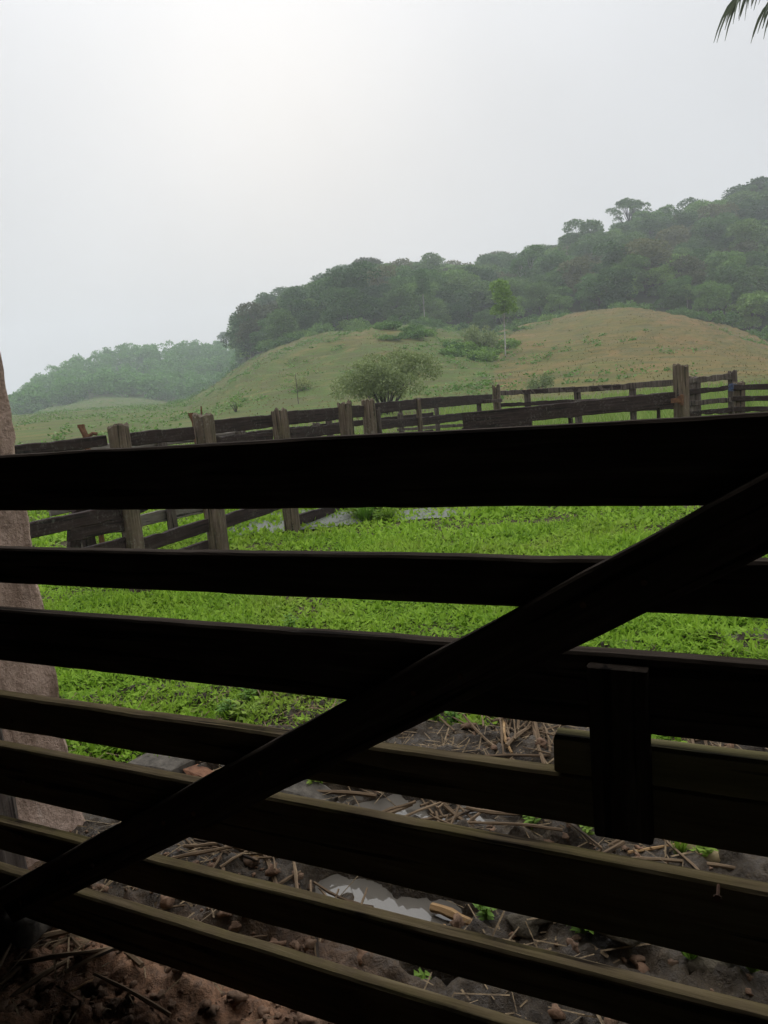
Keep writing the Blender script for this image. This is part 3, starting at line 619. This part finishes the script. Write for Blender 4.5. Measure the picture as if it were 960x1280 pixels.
# hill 1: sample sites with even spacing inside the view
sites = []; tries = 0; rs = random.Random(5)
amin, amax = azel(308, 450)[0], azel(985, 300)[0]
def edge_r(a): return R1+1+24*(float(fbm(np.array(a*.8), np.array(2.), 8, 3))-.5)
while len(sites) < 290 and tries < 60000:
    tries += 1; a = rs.uniform(amin, amax); r_ = math.sqrt(rs.uniform((R1-14)**2, (R2+6)**2))
    if float(np.interp(a, A1, H1)) < 1.2 or r_ < edge_r(a): continue
    x = math.sin(rad(a))*r_; y = math.cos(rad(a))*r_
    mn = 4.8+ (r_-R1)/135*4.2 - (3.2 if r_ > R2-14 else 0)
    if any((x-q[0])**2+(y-q[1])**2 < mn*mn for q in sites): continue
    sites.append((x, y, r_, a))
for k, (x, y, r_, a) in enumerate(sites):
    u = rs.random(); kd = 'dark' if u < .5 else 'mid' if u < .74 else 'tall' if u < .86 else 'olive'
    if r_ < edge_r(a)+15: kd = 'mid' if u < .55 else 'dark'
    if r_ > R2-80 and kd == 'tall': kd = 'dark'
    s = rs.uniform(.65, 1.2)*(0.72 if r_ < edge_r(a)+12 else 1.0)
    if r_ > R2-45: s *= rs.uniform(1.0, 1.28)
    reg = 'left pasture slope' if a < azel(545, 400)[0] else 'green gully' if a < azel(660, 400)[0] else 'brown pasture hill'
    dep = 'at the forest edge' if r_ < R1+18 else 'on the skyline ridge' if r_ > R2-26 else 'midway up the forest'
    put(kd, k, (x, y, float(height(x, y))-(.4 if r_ < R2-25 else 2.2)), s, rs.uniform(0, 6.28), f"{KD[kd]} {dep} above the {reg}", f"forest trees {dep}")
# ridge and edge characters
def ridge(px, r_): a = rad(azel(px, 300)[0]); x = math.sin(a)*r_; y = math.cos(a)*r_; return (x, y, float(height(x, y)))
put('umbrella', 0, ridge(786, 300), 1.15, 1.0, 'big umbrella-crowned tree with visible limbs on the forest ridge', 'umbrella trees on the ridge')
put('umbrella', 0, ridge(462, 306), .85, 2.0, 'smaller flat-topped tree above the ridge where the hill steepens', 'umbrella trees on the ridge')
put('umbrella', 0, ridge(948, 306), 1.0, 4.0, 'flat-topped tree on the highest part of the forest ridge', 'umbrella trees on the ridge')
# far hill wood and the wood beyond the frame: uncountable mass
def mass(n, fn, size, per, seed):
    r = np.random.default_rng(seed); vs_, fs_, off = [], [], 0
    for k in range(n):
        x, y = fn(r); z = float(height(x, y)); s = r.uniform(.7, 1.2); H = 10*s; cr = 4.4*s
        lob = [(x+math.cos(a_)*cr*q, y+math.sin(a_)*cr*q, z+H*h_, cr*e) for a_, q, h_, e in zip(r.uniform(0, 6.28, 6), r.uniform(.1, .7, 6), r.uniform(.08, .85, 6), r.uniform(.35, .55, 6))]
        v, f = clump_leaves(lob, per, size, r); vs_.append(v); fs_.append(f+off); off += len(v)
    return np.concatenate(vs_), np.concatenate(fs_)
def far_site(r):
    a = rad(r.uniform(-34, -5)); q = math.sqrt(r.uniform((R4+2)**2, (R5+8)**2)) if r.random() < .82 else R4+r.uniform(-6, 12); return math.sin(a)*q, math.cos(a)*q
v, f = mass(700, far_site, 1.0, 380, 3)
tag(link('far_wood', mesh_np('far_wood', v, f, F_FAR)), 'hazy forest covering the far left hill', 'forest', kind='stuff')
def side_site(r):
    a = rad(r.uniform(amax+.5, 52)); q = math.sqrt(r.uniform((R1+6)**2, (R2)**2)); return math.sin(a)*q, math.cos(a)*q
v, f = mass(140, side_site, 1.2, 300, 4)
tag(link('side_wood', mesh_np('side_wood', v, f, F_DARK)), 'continuing dark forest on the hill flank', 'forest', kind='stuff')
# emergent tree on the far skyline
a = rad(azel(282, 430)[0]); put('umbrella', 0, (math.sin(a)*R5, math.cos(a)*R5, float(height(math.sin(a)*R5, math.cos(a)*R5))+1), .95, .5, 'lone emergent tree on the skyline of the far hazy hill', 'far hill trees')
# slim pale-trunked tree on the pasture edge, with the pair of saplings
slim = make_tree('slim_tree', 21, 14.5, 4.0, 'slim', F_MID, M_PALEBARK, 4200, .42)
P = on_terrain(632, 446); slim.location = P; slim.scale = ((P.xy.length*88/F)/14.5,)*3; tag(slim, 'slim pale-trunked tree standing alone at the gully in the pasture', 'tree')
for i, (px, y0, y1, lab) in enumerate([(531, 405, 348, 'bare pale trunk of a narrow tree showing against dark forest'), (860, 404, 372, 'short pale-trunked sapling at the forest edge above the brown pasture'), (873, 405, 372, 'short pale-trunked sapling at the forest edge above the brown pasture')]):
    c = copy_tree(slim); a = rad(azel(px, y0)[0]); rq = R1+1 if i else R1+4; x = math.sin(a)*rq; y = math.cos(a)*rq; c.location = (x, y, float(height(x, y)))
    hgt = rq*(y0-y1)/F*1.15; c.scale = (hgt/14.5*.8, hgt/14.5*.8, hgt/14.5); c.rotation_euler = (0, 0, i*2.1); tag(c, lab, 'tree', 'pale saplings at the forest edge' if i else None)
# bushes on the pasture and in the gully
def make_bush(name, seed, Rr, H, mat, n, size, cat=None):
    r = np.random.default_rng(seed); root = bpy.data.objects.new(name, None); C.objects.link(root); lob = []; tb = MB()
    for i in range(15):
        a = r.uniform(0, 6.28); q = Rr*math.sqrt(r.uniform(.0, .62)); lob.append((math.cos(a)*q, math.sin(a)*q, H*r.uniform(.3, .78)*(1-.25*(q/Rr)**2), Rr*r.uniform(.26, .4)))
        tb.add(*tube([(r.uniform(-.1, .1)*Rr, r.uniform(-.1, .1)*Rr, -.2), (math.cos(a)*q*.45, math.sin(a)*q*.45, H*.32), (math.cos(a)*q, math.sin(a)*q, lob[-1][2])], [.022*H, .015*H, .004*H], 5))
    link('branches', tb.mesh('branches', M_BARK, True), root); v, f = clump_leaves(lob, n, size, r, .1, -.8); link('crown', mesh_np('crown', v, f, mat), root); return root
bush = make_bush('bushy_tree', 31, 3.0, 3.2, F_BUSH, 15000, .12); P = ground(480, 502); rb = 41.0; P = at_dist(481, 505, rb); P.z = float(height(P.x, P.y)); bush.location = P; bush.scale = (1.02, 1, 1.08)
tag(bush, 'wide rounded olive-green bush behind the corral fence in the valley', 'bush')
sb = make_bush('pasture_bush', 32, 1.6, 2.0, F_BUSH, 1500, .2)
spec = [(677, 487, .62, 'small round grey-green bush on the lower brown pasture'), (378, 487, .65, 'lone dark bush on the left pasture slope'), (600, 440, 1.5, 'dark bush at the foot of the slim pale-trunked tree')]
for i, (px, py, s, lab) in enumerate(spec):
    o = sb if i == 0 else copy_tree(sb); P = on_terrain(px, py); P.z -= .2; o.location = P; o.scale = (s, s, s*(1.35 if i == 2 else 1.1)); o.rotation_euler = (0, 0, i*1.7); tag(o, lab, 'bush')
gb = make_bush('gully_bush', 33, 1.8, 1.9, F_MID, 1300, .28)
for i in range(42):
    px = rs.uniform(470, 650); py = rs.uniform(408, 452) if px > 540 else rs.uniform(404, 424)
    o = gb if i == 0 else copy_tree(gb); P = on_terrain(px, py); P.z -= .3; o.location = P; s = rs.uniform(.3, .95); o.scale = (s*1.2, s*1.2, s*rs.uniform(.6, 1.1)); o.rotation_euler = (0, 0, rs.uniform(0, 6)); tag(o, 'low leafy scrub bush in the green gully below the forest', 'bush', 'scrub in the gully')
# forest-edge shrubs hiding the trunks' feet
for i in range(85):
    a = rs.uniform(amin+1, amax); 
    if float(np.interp(a, A1, H1)) < 1.2: continue
    r_ = edge_r(a)+rs.uniform(-14, 3)*(1 if rs.random() < .5 else .3); x = math.sin(rad(a))*r_; y = math.cos(rad(a))*r_
    o = copy_tree(gb); s = rs.uniform(.5, 1.8); o.location = (x, y, float(height(x, y))-.5); o.scale = (s, s, s); o.rotation_euler = (0, 0, rs.uniform(0, 6)); reg = 'left pasture slope' if a < azel(545, 400)[0] else 'green gully' if a < azel(660, 400)[0] else 'brown pasture hill'; tag(o, f'rounded shrub along the forest edge above the {reg}', 'bush', 'forest edge shrubs')
# thin stake and sapling in the left pasture
b = MB(); b.add(*tube([(0, 0, -.2), (0.02, 0, 1.4), (0.0, 0, 2.3)], [.035, .03, .02], 6)); P = on_terrain(373, 505, 30, 200); o = tag(link('stake', b.mesh('stake', M_BARK)), 'thin bare stake standing on the left pasture', 'stake'); o.location = P
b = make_bush('sapling', 35, .8, 1.4, F_MID, 260, .12); P = on_terrain(295, 515, 30, 200); b.location = P; tag(b, 'small sapling on the green slope behind the mossy fence posts', 'sapling')
# coarse tufts on the pasture
M_TUFT = foliage('pasture_tufts', (0.13, 0.15, 0.05), (0.23, 0.175, 0.085), (0.17, 0.16, 0.065), 0.05, .6, 0.0)
n = 120000; r = np.random.default_rng(8); aa = np.radians(r.uniform(-34, 34, n)); q = np.sqrt(r.uniform(32.**2, (R1+2)**2, n)); x = np.sin(aa)*q; y = np.cos(aa)*q
keep = ((fbm(x/6, y/6, 14, 3) + r.uniform(-.2, .2, n)) > .5) & (np.degrees(aa) > -13.5); x = x[keep]; y = y[keep]; z = height(x, y); n = len(x)
d = runit(n, r)*.8+np.array([0, 0, .7]); d /= np.linalg.norm(d, axis=1)[:, None]; s = r.uniform(.08, .24, n)
v, f = leaf_quads(np.stack([x, y, z-.05], 1), d, perp(d, r), s, s*.5)
tag(link('pasture_tufts', mesh_np('pasture_tufts', v, f, M_TUFT)), 'coarse grass tufts over the pasture hill', 'grass', kind='stuff')

r = np.random.default_rng(9); n0 = 1500; aa = np.radians(r.uniform(-15, 32, n0)); q = np.sqrt(r.uniform(45.**2, (R1+1)**2, n0)); x0 = np.sin(aa)*q; y0 = np.cos(aa)*q
keep = (fbm(x0/14, y0/14, 24, 3) > np.interp(np.degrees(aa), [-15, 2, 8, 11, 14, 32], [.46, .44, .36, .48, .58, .6])); x0, y0 = x0[keep], y0[keep]; k = 36; sc = r.uniform(.25, 1.1, len(x0))
x = np.repeat(x0, k)+r.normal(0, .55, len(x0)*k)*np.repeat(sc, k); y = np.repeat(y0, k)+r.normal(0, .55, len(x0)*k)*np.repeat(sc, k); z = height(x, y)+np.abs(r.normal(0, .3, len(x)))*np.repeat(sc, k)
n1_ = 650; k = 40; aa = np.radians(r.uniform(-34, -13, n1_)); q = np.sqrt(r.uniform(40.**2, (R4+5)**2, n1_)); sc = r.uniform(.4, 1.6, n1_); xa = np.repeat(np.sin(aa)*q, k)+r.normal(0, .8, n1_*k)*np.repeat(sc, k); ya = np.repeat(np.cos(aa)*q, k)+r.normal(0, .8, n1_*k)*np.repeat(sc, k)
x = np.concatenate([x, xa]); y = np.concatenate([y, ya]); z = np.concatenate([z, height(xa, ya)+np.abs(r.normal(0, .22, n1_*k))])
d = runit(len(x), r); d[:, 2] = np.abs(d[:, 2])*.6; s_ = r.uniform(.12, .34, len(x)); v, f = leaf_quads(np.stack([x, y, z], 1), d, perp(d, r), s_, s_*.6)
tag(link('pasture_weeds', mesh_np('pasture_weeds', v, f, F_MID)), 'patches of low leafy weeds over the pasture', 'weeds', kind='stuff')

# ------------------------------------------------------------------ grass of the yard
F_GRASS = foliage('yard_grass', (0.10, 0.185, 0.012), (0.235, 0.37, 0.026), (0.34, 0.49, 0.045), 1.6, .4, 0.0, rough=.8, dead=.6)
F_TALL = foliage('tall_grass', (0.10, 0.20, 0.03), (0.19, 0.31, 0.06), (0.26, 0.34, 0.10), 0.8, .4, 0.0)
def edge_y(x): return np.interp(x, [-2.5, -1.6, -1.2, -.3, .3, 1.0, 2.5], [2.9, 3.05, 3.2, 3.5, 3.55, 3.5, 3.4]) + (fbm(x*1.6, x*0, 81, 3)-.5)*.35
def grass(n, rmin, rmax, a0, a1, lmin, lmax, seed, ratio=.28, upb=.5, k=1.7):
    r = np.random.default_rng(seed); a = np.radians(r.uniform(a0, a1, n)); q = rmin*(rmax/rmin)**r.random(n); x = np.sin(a)*q; y = np.cos(a)*q
    dens = fbm(x*1.5, y*1.5, 15, 3); thr = .43+.04*(1-sstep(3.2, 5.0, y))
    keep = (dens+r.uniform(-.12, .12, n) > thr) | (r.random(n) < .22)
    keep &= (y > edge_y(x)+r.normal(0, .12, n)) | ((r.random(n) < .5) & (fbm(x*3, y*3, 29, 3) > .64) & (y > 1.9) & (x > -.6))
    keep &= ~((x < pu_x+.1) & (y < pu_y+.15))
    x, y, q = x[keep], y[keep], q[keep]; n = len(x); hmap = .5+.9*fbm(x*2.3, y*2.3, 16, 3)
    z = np.maximum(height(x, y), np.where((y < 4.3) & (x > -2.9) & (x < 3.3), mud_h(x, y), -1)) - .004 + r.random(n)**2*.03*hmap
    d = runit(n, r); d[:, 2] = np.abs(d[:, 2])*upb+.12; d /= np.linalg.norm(d, axis=1)[:, None]
    s = r.uniform(lmin, lmax, n)*hmap*np.clip(q/4., 1, k)
    sd_ = np.cross(d, np.array([0, 0, 1.])); sd_ /= np.maximum(np.linalg.norm(sd_, axis=1), 1e-4)[:, None]
    return leaf_quads(np.stack([x, y, z], 1), d, sd_+runit(n, r)*.35, s, s*ratio*r.uniform(.7, 1.5, n), -.06)
pu_x, pu_y = corner.x, corner.y
parts = [grass(230000, 2.8, 8, -33, 36, .018, .048, 1, .46), grass(22000, 2.8, 8, -33, 36, .05, .10, 2, .12, 1.0), grass(190000, 6.5, 24, -33, 36, .018, .045, 3, .45, .55, 2.6)]
vs_, fs_, off = [], [], 0
for v, f in parts: vs_.append(v); fs_.append(f+off); off += len(v)
tag(link('yard_grass', mesh_np('yard_grass', np.concatenate(vs_), np.concatenate(fs_), F_GRASS)), 'short bright green weedy grass over the yard', 'grass', kind='stuff')
r = np.random.default_rng(77); n = 30000; a = np.radians(r.uniform(-28, 36, n)); q = 13.5*(38/13.5)**r.random(n); x = np.sin(a)*q; y = np.cos(a)*q
keep = (np.degrees(a) > 5) | (r.random(n) < .25); x, y = x[keep], y[keep]; n = len(x); d = runit(n, r)*.55+np.array([0, 0, 1.]); d /= np.linalg.norm(d, axis=1)[:, None]; s = r.uniform(.25, .6, n)*(.6+.6*fbm(x, y, 6, 2))
v, f = leaf_quads(np.stack([x, y, height(x, y)], 1), d, perp(d, r), s, s*.09)
tag(link('tall_grass', mesh_np('tall_grass', v, f, F_TALL)), 'tall pale green grass behind the thin rail fence', 'grass', kind='stuff')

# ------------------------------------------------------------------ single weeds
F_WEED = foliage('weed_leaves', (0.08, 0.17, 0.014), (0.16, 0.28, 0.026), (0.22, 0.36, 0.045), 4, .35, .3)
def make_weed(name, seed, nst, H, lf, blade=False):
    r = np.random.default_rng(seed); cs, ds, ls = [], [], []; st = MB()
    for i in range(nst):
        a = r.uniform(0, 6.28); sp = r.uniform(.15, .7); d = Vector((math.cos(a)*sp, math.sin(a)*sp, 1)).normalized(); L = H*r.uniform(.5, 1)
        if blade:
            for k in range(2): cs.append((0, 0, 0)); ds.append(d+Vector(r.uniform(-.2, .2, 3))); ls.append(L)
        else:
            st.add(*tube([(0, 0, -.02), d*L*.5, d*L], [.003, .0024, .0014], 4))
            for k in range(5):
                p = d*L*(.35+.65*k/4); b_ = r.uniform(0, 6.28); cs.append(p); ds.append(Vector((math.cos(b_), math.sin(b_), r.uniform(-.1, .6))).normalized()); ls.append(lf*r.uniform(.6, 1.2))
    c = np.array([tuple(q) for q in cs]); d = np.array([tuple(q.normalized()) for q in ds]); s_ = np.cross(d, [0, 0, 1.]); s_ /= np.maximum(np.linalg.norm(s_, axis=1), 1e-4)[:, None]; l_ = np.array(ls)
    v, f = leaf_quads(c, d, s_, l_, l_*(.13 if blade else .42), -.08)
    root = bpy.data.objects.new(name, None); C.objects.link(root); link('leaves', mesh_np('leaves', v, f, F_WEED), root)
    if not blade: link('stems', st.mesh('stems', F_WEED), root)
    return root
wA = make_weed('leafy_weed', 1, 9, .13, .05); wB = make_weed('leafy_weed', 2, 8, .15, .09); wC = make_weed('grass_tuft', 3, 13, .20, .1, True)
firsts = {}
def weed(pr, px, py, s, lab, group=None, P=None):
    o = pr if pr.name not in firsts else copy_tree(pr); firsts[pr.name] = 1
    P = P or ground(px, py); zz = float(mud_h(P.x, P.y)) if P.y < 4.0 else float(height(P.x, P.y)); P.z = max(zz, -.03)-.004; o.location = P; o.scale = (s, s, s); o.rotation_euler = (0, 0, rs.uniform(0, 6)); return tag(o, lab, 'weed', group)
for px, py, pr, s in [(545, 912, wC, .7), (570, 915, wA, .7), (400, 992, wC, .8), (395, 1000, wA, .7), (730, 1188, wA, .7), (712, 1180, wC, .35), (530, 1224, wA, .5), (850, 1084, wC, .5), (925, 1092, wC, .6), (880, 1088, wA, .6), (610, 1165, wA, .6), (605, 1138, wA, .5), (735, 1062, wA, .5), (665, 1040, wA, .6), (760, 1052, wA, .5), (865, 1225, wC, .6)]:
    weed(pr, px, py, s, 'green weed sprouting from the trampled mud', 'weeds in the mud')
weed(wC, 915, 1215, 1.0, 'larger grass tuft with broad blades beside the mud lumps'); weed(wC, 940, 1232, .9, 'larger grass tuft with broad blades beside the mud lumps')
for i in range(70):
    px = rs.uniform(70, 440); y0 = 790 if i % 2 else 845; py = rs.uniform(738, 955)
    P = ground(px, py)
    if P.y < float(edge_y(np.array(P.x)))+.05 or P.x < pu_x+.15: continue
    weed([wA, wB, wA, wB, wC][i % 5], 0, 0, rs.uniform(.5, .95), 'leafy weed standing up from the yard grass near the pillar', 'weeds in the yard grass', P)
for i in range(26):
    P = ground(rs.uniform(440, 486), rs.uniform(640, 652)); weed([wA, wB, wC][i % 3], 0, 0, rs.uniform(1., 2.0), 'weed tangle at the foot of the paired fence posts', 'weeds by the fence posts', P)

# ------------------------------------------------------------------ mud litter: stalks, straw, clods, stones
def make_stalk(seed, L, r0_, mat):
    r = np.random.default_rng(seed); n = 8; bend = r.uniform(-.12, .12); pts = []; rs_ = []
    kink = r.uniform(-.06, .06)
    for i in range(n):
        t_ = i/(n-1); pts.append((L*(t_-.5), bend*L*(t_-.5)**2*2+(kink*L*(t_-.5) if t_ > .55 else 0), r.uniform(-.002, .002))); rs_.append(r0_*(1.1-.35*t_)*(1.25 if i in (2, 5) else 1))
    b = MB(); b.add(*tube(pts, rs_, 6)); return b.mesh('stalk', mat, False)
ST = [make_stalk(i, L, q, M_STALK) for i, (L, q) in enumerate([(.34, .006), (.26, .0045), (.42, .007), (.2, .005), (.3, .0075), (.16, .004)])]
def stalk(P, a, pitch, s, me, lab, grp):
    o = link('dry_stalk', me); zz = float(mud_h(P.x, P.y)); o.location = (P.x, P.y, max(zz, -.042)+.012+abs(pitch)*.08); o.rotation_euler = (rs.uniform(0, 6), pitch, a); o.scale = (s, s, s); return tag(o, lab, 'stalk', grp)
cnt = 0
for (px, py, sx, sy, n, lab) in [(650, 925, 45, 30, 46, 'dry cane stalk in the tangled heap behind the latch'), (300, 1080, 60, 22, 30, 'dry cane stalk in the clutter beside the puddle'), (400, 975, 60, 25, 10, 'dry cane stalk lying across the puddle edge'), (560, 1020, 130, 40, 34, 'dry cane stalk trodden into the wet mud'),
                                 (800, 1060, 140, 50, 24, 'dry cane stalk trodden into the wet mud'), (380, 1150, 70, 40, 14, 'dry cane stalk trodden into the wet mud'), (80, 1200, 90, 45, 14, 'dry straw stalk on the reddish dirt under the gate'), (880, 935, 90, 15, 16, 'dry cane stalk in the litter along the grass edge')]:
    for i in range(n):
        P = ground(px+rs.gauss(0, sx*.6), py+rs.gauss(0, sy*.6))
        if not (-2.7 < P.x < 3.1 and .6 < P.y < 4.1): continue
        a_ = rs.uniform(0, 3.14) if 'heap' not in lab else rs.choice([rs.gauss(1.5, .3), rs.uniform(0, 3.1)])
        stalk(P, a_, rs.uniform(-.12, .12) if 'heap' not in lab else rs.uniform(-.3, .3), rs.uniform(.6, 1.2), ST[cnt % 6], lab, lab.replace('dry', 'dry').replace('stalk', 'stalks', 1)); cnt += 1
for (pa, pb, q, lab) in [((540, 1118), (625, 1155), .013, 'pale orange peeled branch lying in the mud beside the puddle'), ((555, 1140), (560, 1163), .006, 'short peeled twig under the pale orange branch'), ((310, 1070), (340, 1095), .012, 'thick split cane lying in the stalk clutter'), ((628, 905), (634, 955), .008, 'long pale reddish cane standing out of the tangled heap'), ((515, 893), (600, 902), .008, 'long pale stick at the top of the mud'), ((785, 1075), (880, 1060), .005, 'long thin straight stick across the mud by the ochre stone'), ((80, 1245), (118, 1225), .005, 'pale curved twig on the reddish dirt'), ((18, 1180), (30, 1168), .006, 'short straw stub on the reddish dirt next to the stone')]:
    A = ground(*pa, .02); B = ground(*pb, .02); L = (B-A).length; me = make_stalk(int(pa[0]), L, q, M_PEEL); o = link('branch' if q > .01 else 'stick', me, None, frame(A, B)); o.location.z = max(float(mud_h(o.location.x, o.location.y)), -.03)+q*.9; tag(o, lab, 'stick')
r = np.random.default_rng(17); n = 15000; x = r.uniform(-2.4, 2.8, n); y = r.uniform(.9, 3.9, n); keep = fbm(x*2, y*2, 33, 3)+r.uniform(-.2, .2, n) > .48; x = x[keep]; y = y[keep]; n = len(x); a = r.uniform(0, 6.28, n)
z = mud_h(x, y); keep = z > -.035; x, y, z, a = x[keep], y[keep], z[keep], a[keep]; n = len(x); d = np.stack([np.cos(a), np.sin(a), r.normal(0, .2, n)], 1); s = r.uniform(.02, .15, n); sd_ = np.stack([-np.sin(a), np.cos(a), r.normal(0, .5, n)], 1)
w_ = r.uniform(.0012, .0032, n)[:, None]; c_ = np.stack([x, y, z+.006], 1); e_ = c_+d*s[:, None]
v1 = np.stack([c_-sd_*w_, c_+sd_*w_, e_+sd_*w_*.8, e_-sd_*w_*.8], 1).reshape(-1, 3); q1_ = np.arange(n*4, dtype=np.int32).reshape(-1, 4)
tag(link('straw_litter', mesh_np('straw_litter', v1, q1_, M_STRAW)), 'chopped straw and stalk bits strewn over the mud', 'straw', kind='stuff')
# clods
import bmesh
bm = bmesh.new(); bmesh.ops.create_icosphere(bm, subdivisions=2, radius=1); iv = np.array([v_.co[:] for v_ in bm.verts]); it = np.array([[v_.index for v_ in f_.verts] for f_ in bm.faces]); bm.free()
def lumps(n, fn, smin, smax, seed, flat=.65):
    r = np.random.default_rng(seed); V = []; Fq = []
    for k in range(n):
        x, y = fn(r); s = smin*(smax/smin)**(r.random()**2); w = 1+1.1*(np.array(fbm(iv[:, 0]*2.3+k*7.1, iv[:, 1]*2.3+iv[:, 2]*1.9, seed, 3))-.5)*2
        V.append(iv*w[:, None]*s*np.array([r.uniform(.8, 1.3), r.uniform(.8, 1.3), flat])+np.array([x, y, float(mud_h(x, y))+s*.15])); Fq.append(it+k*len(iv))
    return np.concatenate(V), np.concatenate(Fq)
def clod_site(r):
    while 1:
        if r.random() < .3: P = ground(r.uniform(-40, 420), r.uniform(1090, 1330)); x, y = P.x, P.y
        else: x, y = r.uniform(-1.6, 2.4), r.uniform(1.1, 3.5)
        if -2.6 < x < 3 and .8 < y < 3.6 and float(mud_h(x, y)) > -.03: return x, y
me_mud = bpy.data.materials['wet_mud']
m, t, out = newmat('earth_clod'); vv_ = N(t, 'ShaderNodeNewGeometry'); n1 = noise(t, vv_.outputs['Position'], 30, 5, .7)
c = ramp(t, n1, [(0.3, (0.09, 0.05, 0.03)), (0.7, (0.28, 0.165, 0.10))]); c = mixc(t, math_(t, 'MULTIPLY', vv_.outputs['Random Per Island'], .5), c, (0.06, 0.045, 0.03)); finish(t, out, c, .85, n1, .8, .01)
v, f = lumps(1500, clod_site, .005, .024, 5); tag(link('earth_clods', mesh_np('earth_clods', v, f, m, False)), 'crumbled clods of earth over the trampled ground', 'clods', kind='stuff')
for i, (px, py, s, mt, lab) in enumerate([(885, 1082, .05, M_STONEY, 'smooth ochre stone on the mud near a grass tuft'), (665, 1168, .055, M_STONE, 'flat grey mud-caked stone below the peeled branch'), (775, 1198, .06, M_STONE, 'lumpy grey stone between two lower gate boards'), (885, 1222, .055, M_STONE, 'angular grey stone beside the broad-bladed grass tuft'), (720, 1043, .035, M_STONE, 'small pale stone on the mud under the latch'), (15, 1172, .13, M_CONC, 'grey concrete lump at the foot of the pillar')]):
    P = ground(px, py); k = i*13.; w = 1+1.2*(np.array(fbm(iv[:, 0]*1.8+k, iv[:, 1]*1.8+iv[:, 2]*1.5, 6+i, 3))-.5)*2
    vv = iv*w[:, None]*s*np.array([1.25, 1, .55]); o = link('stone', mesh_np('stone', vv, it, mt, False)); P.z = float(mud_h(P.x, P.y))+s*.08; o.location = P; tag(o, lab, 'stone')
# broken footing kerb with a brick set in it
ka = ground(178, 962, .03); kb = ground(405, 1004, .03); kr = thing('concrete_footing', (ka.x, ka.y, 0), 'broken concrete footing with a brick lodged in it at the grass edge', 'footing')
def chunk(A, B, w, h, seed, mat, name):
    L = (B-A).length; me = plank(L, h, w, seed, mat, n=max(6, int(L/.03)), rough=.02, ragged=.03, worn=.16, name=name); return link(name, me, kr, frame(A, B))
def kp(t_): return ka.lerp(kb, t_)
chunk(kp(0), kp(.24), .17, .12, 1, M_CONC, 'block'); chunk(kp(.46)+Vector((0, .04, 0)), kp(.72), .16, .10, 2, M_CONC, 'block'); chunk(kp(.78), kp(1.0), .15, .13, 3, M_CONC, 'block')
chunk(kp(.27)+Vector((0, .02, 0)), kp(.44)+Vector((0, .02, -.015)), .08, .07, 4, M_BRICK, 'brick'); chunk(kp(.2)+Vector((0, .11, .0)), kp(.55)+Vector((0, .11, 0)), .06, .12, 5, M_CONC, 'block')

# ------------------------------------------------------------------ palm whose frond hangs into view
F_PALM = foliage('palm_leaves', (0.09, 0.115, 0.08), (0.15, 0.17, 0.12), (0.22, 0.23, 0.17), 2, .3, .0)
tipP = at_dist(934, -16, 5.2); pa_ = rad(38); top = Vector((math.sin(pa_)*5.9, math.cos(pa_)*5.9, 3.95))
palm = thing('palm_tree', (top.x, top.y, 0), 'palm whose feathery frond hangs down beside the shed roof', 'palm')
b = MB(); b.add(*tube([(0, 0, -.3), (.03, 0, 1.2), (.0, .04, 2.5), (0, 0, 3.95)], [.17, .13, .12, .13], 12)); link('trunk', b.mesh('trunk', M_BARK, True), palm)
def frond(tip, seed, lift=.55):
    r = np.random.default_rng(seed); A = Vector((0, 0, 3.95)); B = tip-Vector((top.x, top.y, 0)); mid = (A+B)/2+Vector((0, 0, lift)); pts = []
    for i in range(15): t_ = i/14; pts.append(A*(1-t_)**2+mid*2*t_*(1-t_)+B*t_*t_)
    bm_ = MB(); bm_.add(*tube(pts, list(np.linspace(.018, .004, 15)), 5))
    for i in range(70):
        t_ = .15+.85*i/69; p = A*(1-t_)**2+mid*2*t_*(1-t_)+B*t_*t_; tg = ((mid-A)*(1-t_)+(B-mid)*t_).normalized(); sd = tg.cross(Vector((0, 0, 1))).normalized()
        for sgn in (-1, 1):
            L = .42*(1-.55*abs(t_-.5))*r.uniform(.75, 1.1); d = (sd*sgn*r.uniform(.3, .6)+tg*.55+Vector((0, 0, r.uniform(.0, .25)))).normalized(); q = [p]
            for k in range(5): q.append(q[-1]+d*L/5); d = (d+Vector((r.uniform(-.06, .06), r.uniform(-.06, .06), -.42))).normalized()
            w_ = d.cross(Vector((0.3, .2, 1))).normalized(); ws = [.004, .007, .008, .006, .004, .001]
            vv = []
            for k, pt in enumerate(q): vv += [pt-w_*ws[k], pt+w_*ws[k]]
            bm_.add(vv, [(2*k, 2*k+1, 2*k+3, 2*k+2) for k in range(5)])
    link('frond', bm_.mesh('frond', F_PALM), palm)
frond(tipP, 1, .36); frond(at_dist(975, -8, 5.4), 2, .34)
for i, a_ in enumerate([20, 48, -75, -48, -105, -20]):
    a2 = rad(a_); frond(Vector((top.x+math.cos(a2)*1.7, top.y+math.sin(a2)*1.7, 3.4+.25*(i % 3))), 10+i)
tb = None

# ------------------------------------------------------------------ the humid air of the valley
b = MB(); b.add(*box(-960, 960, -960, 960, -2.2, 108)); m, t, out = newmat('valley_haze'); pv = N(t, 'ShaderNodeVolumePrincipled', i_Density=0.00082, i_Anisotropy=0.2)
pv.inputs['Color'].default_value = (0.90, 0.955, 1.0, 1); t.links.new(pv.outputs[0], out.inputs['Volume']); tag(link('haze', b.mesh('haze', m)), 'pale humid haze filling the valley', kind='stuff')
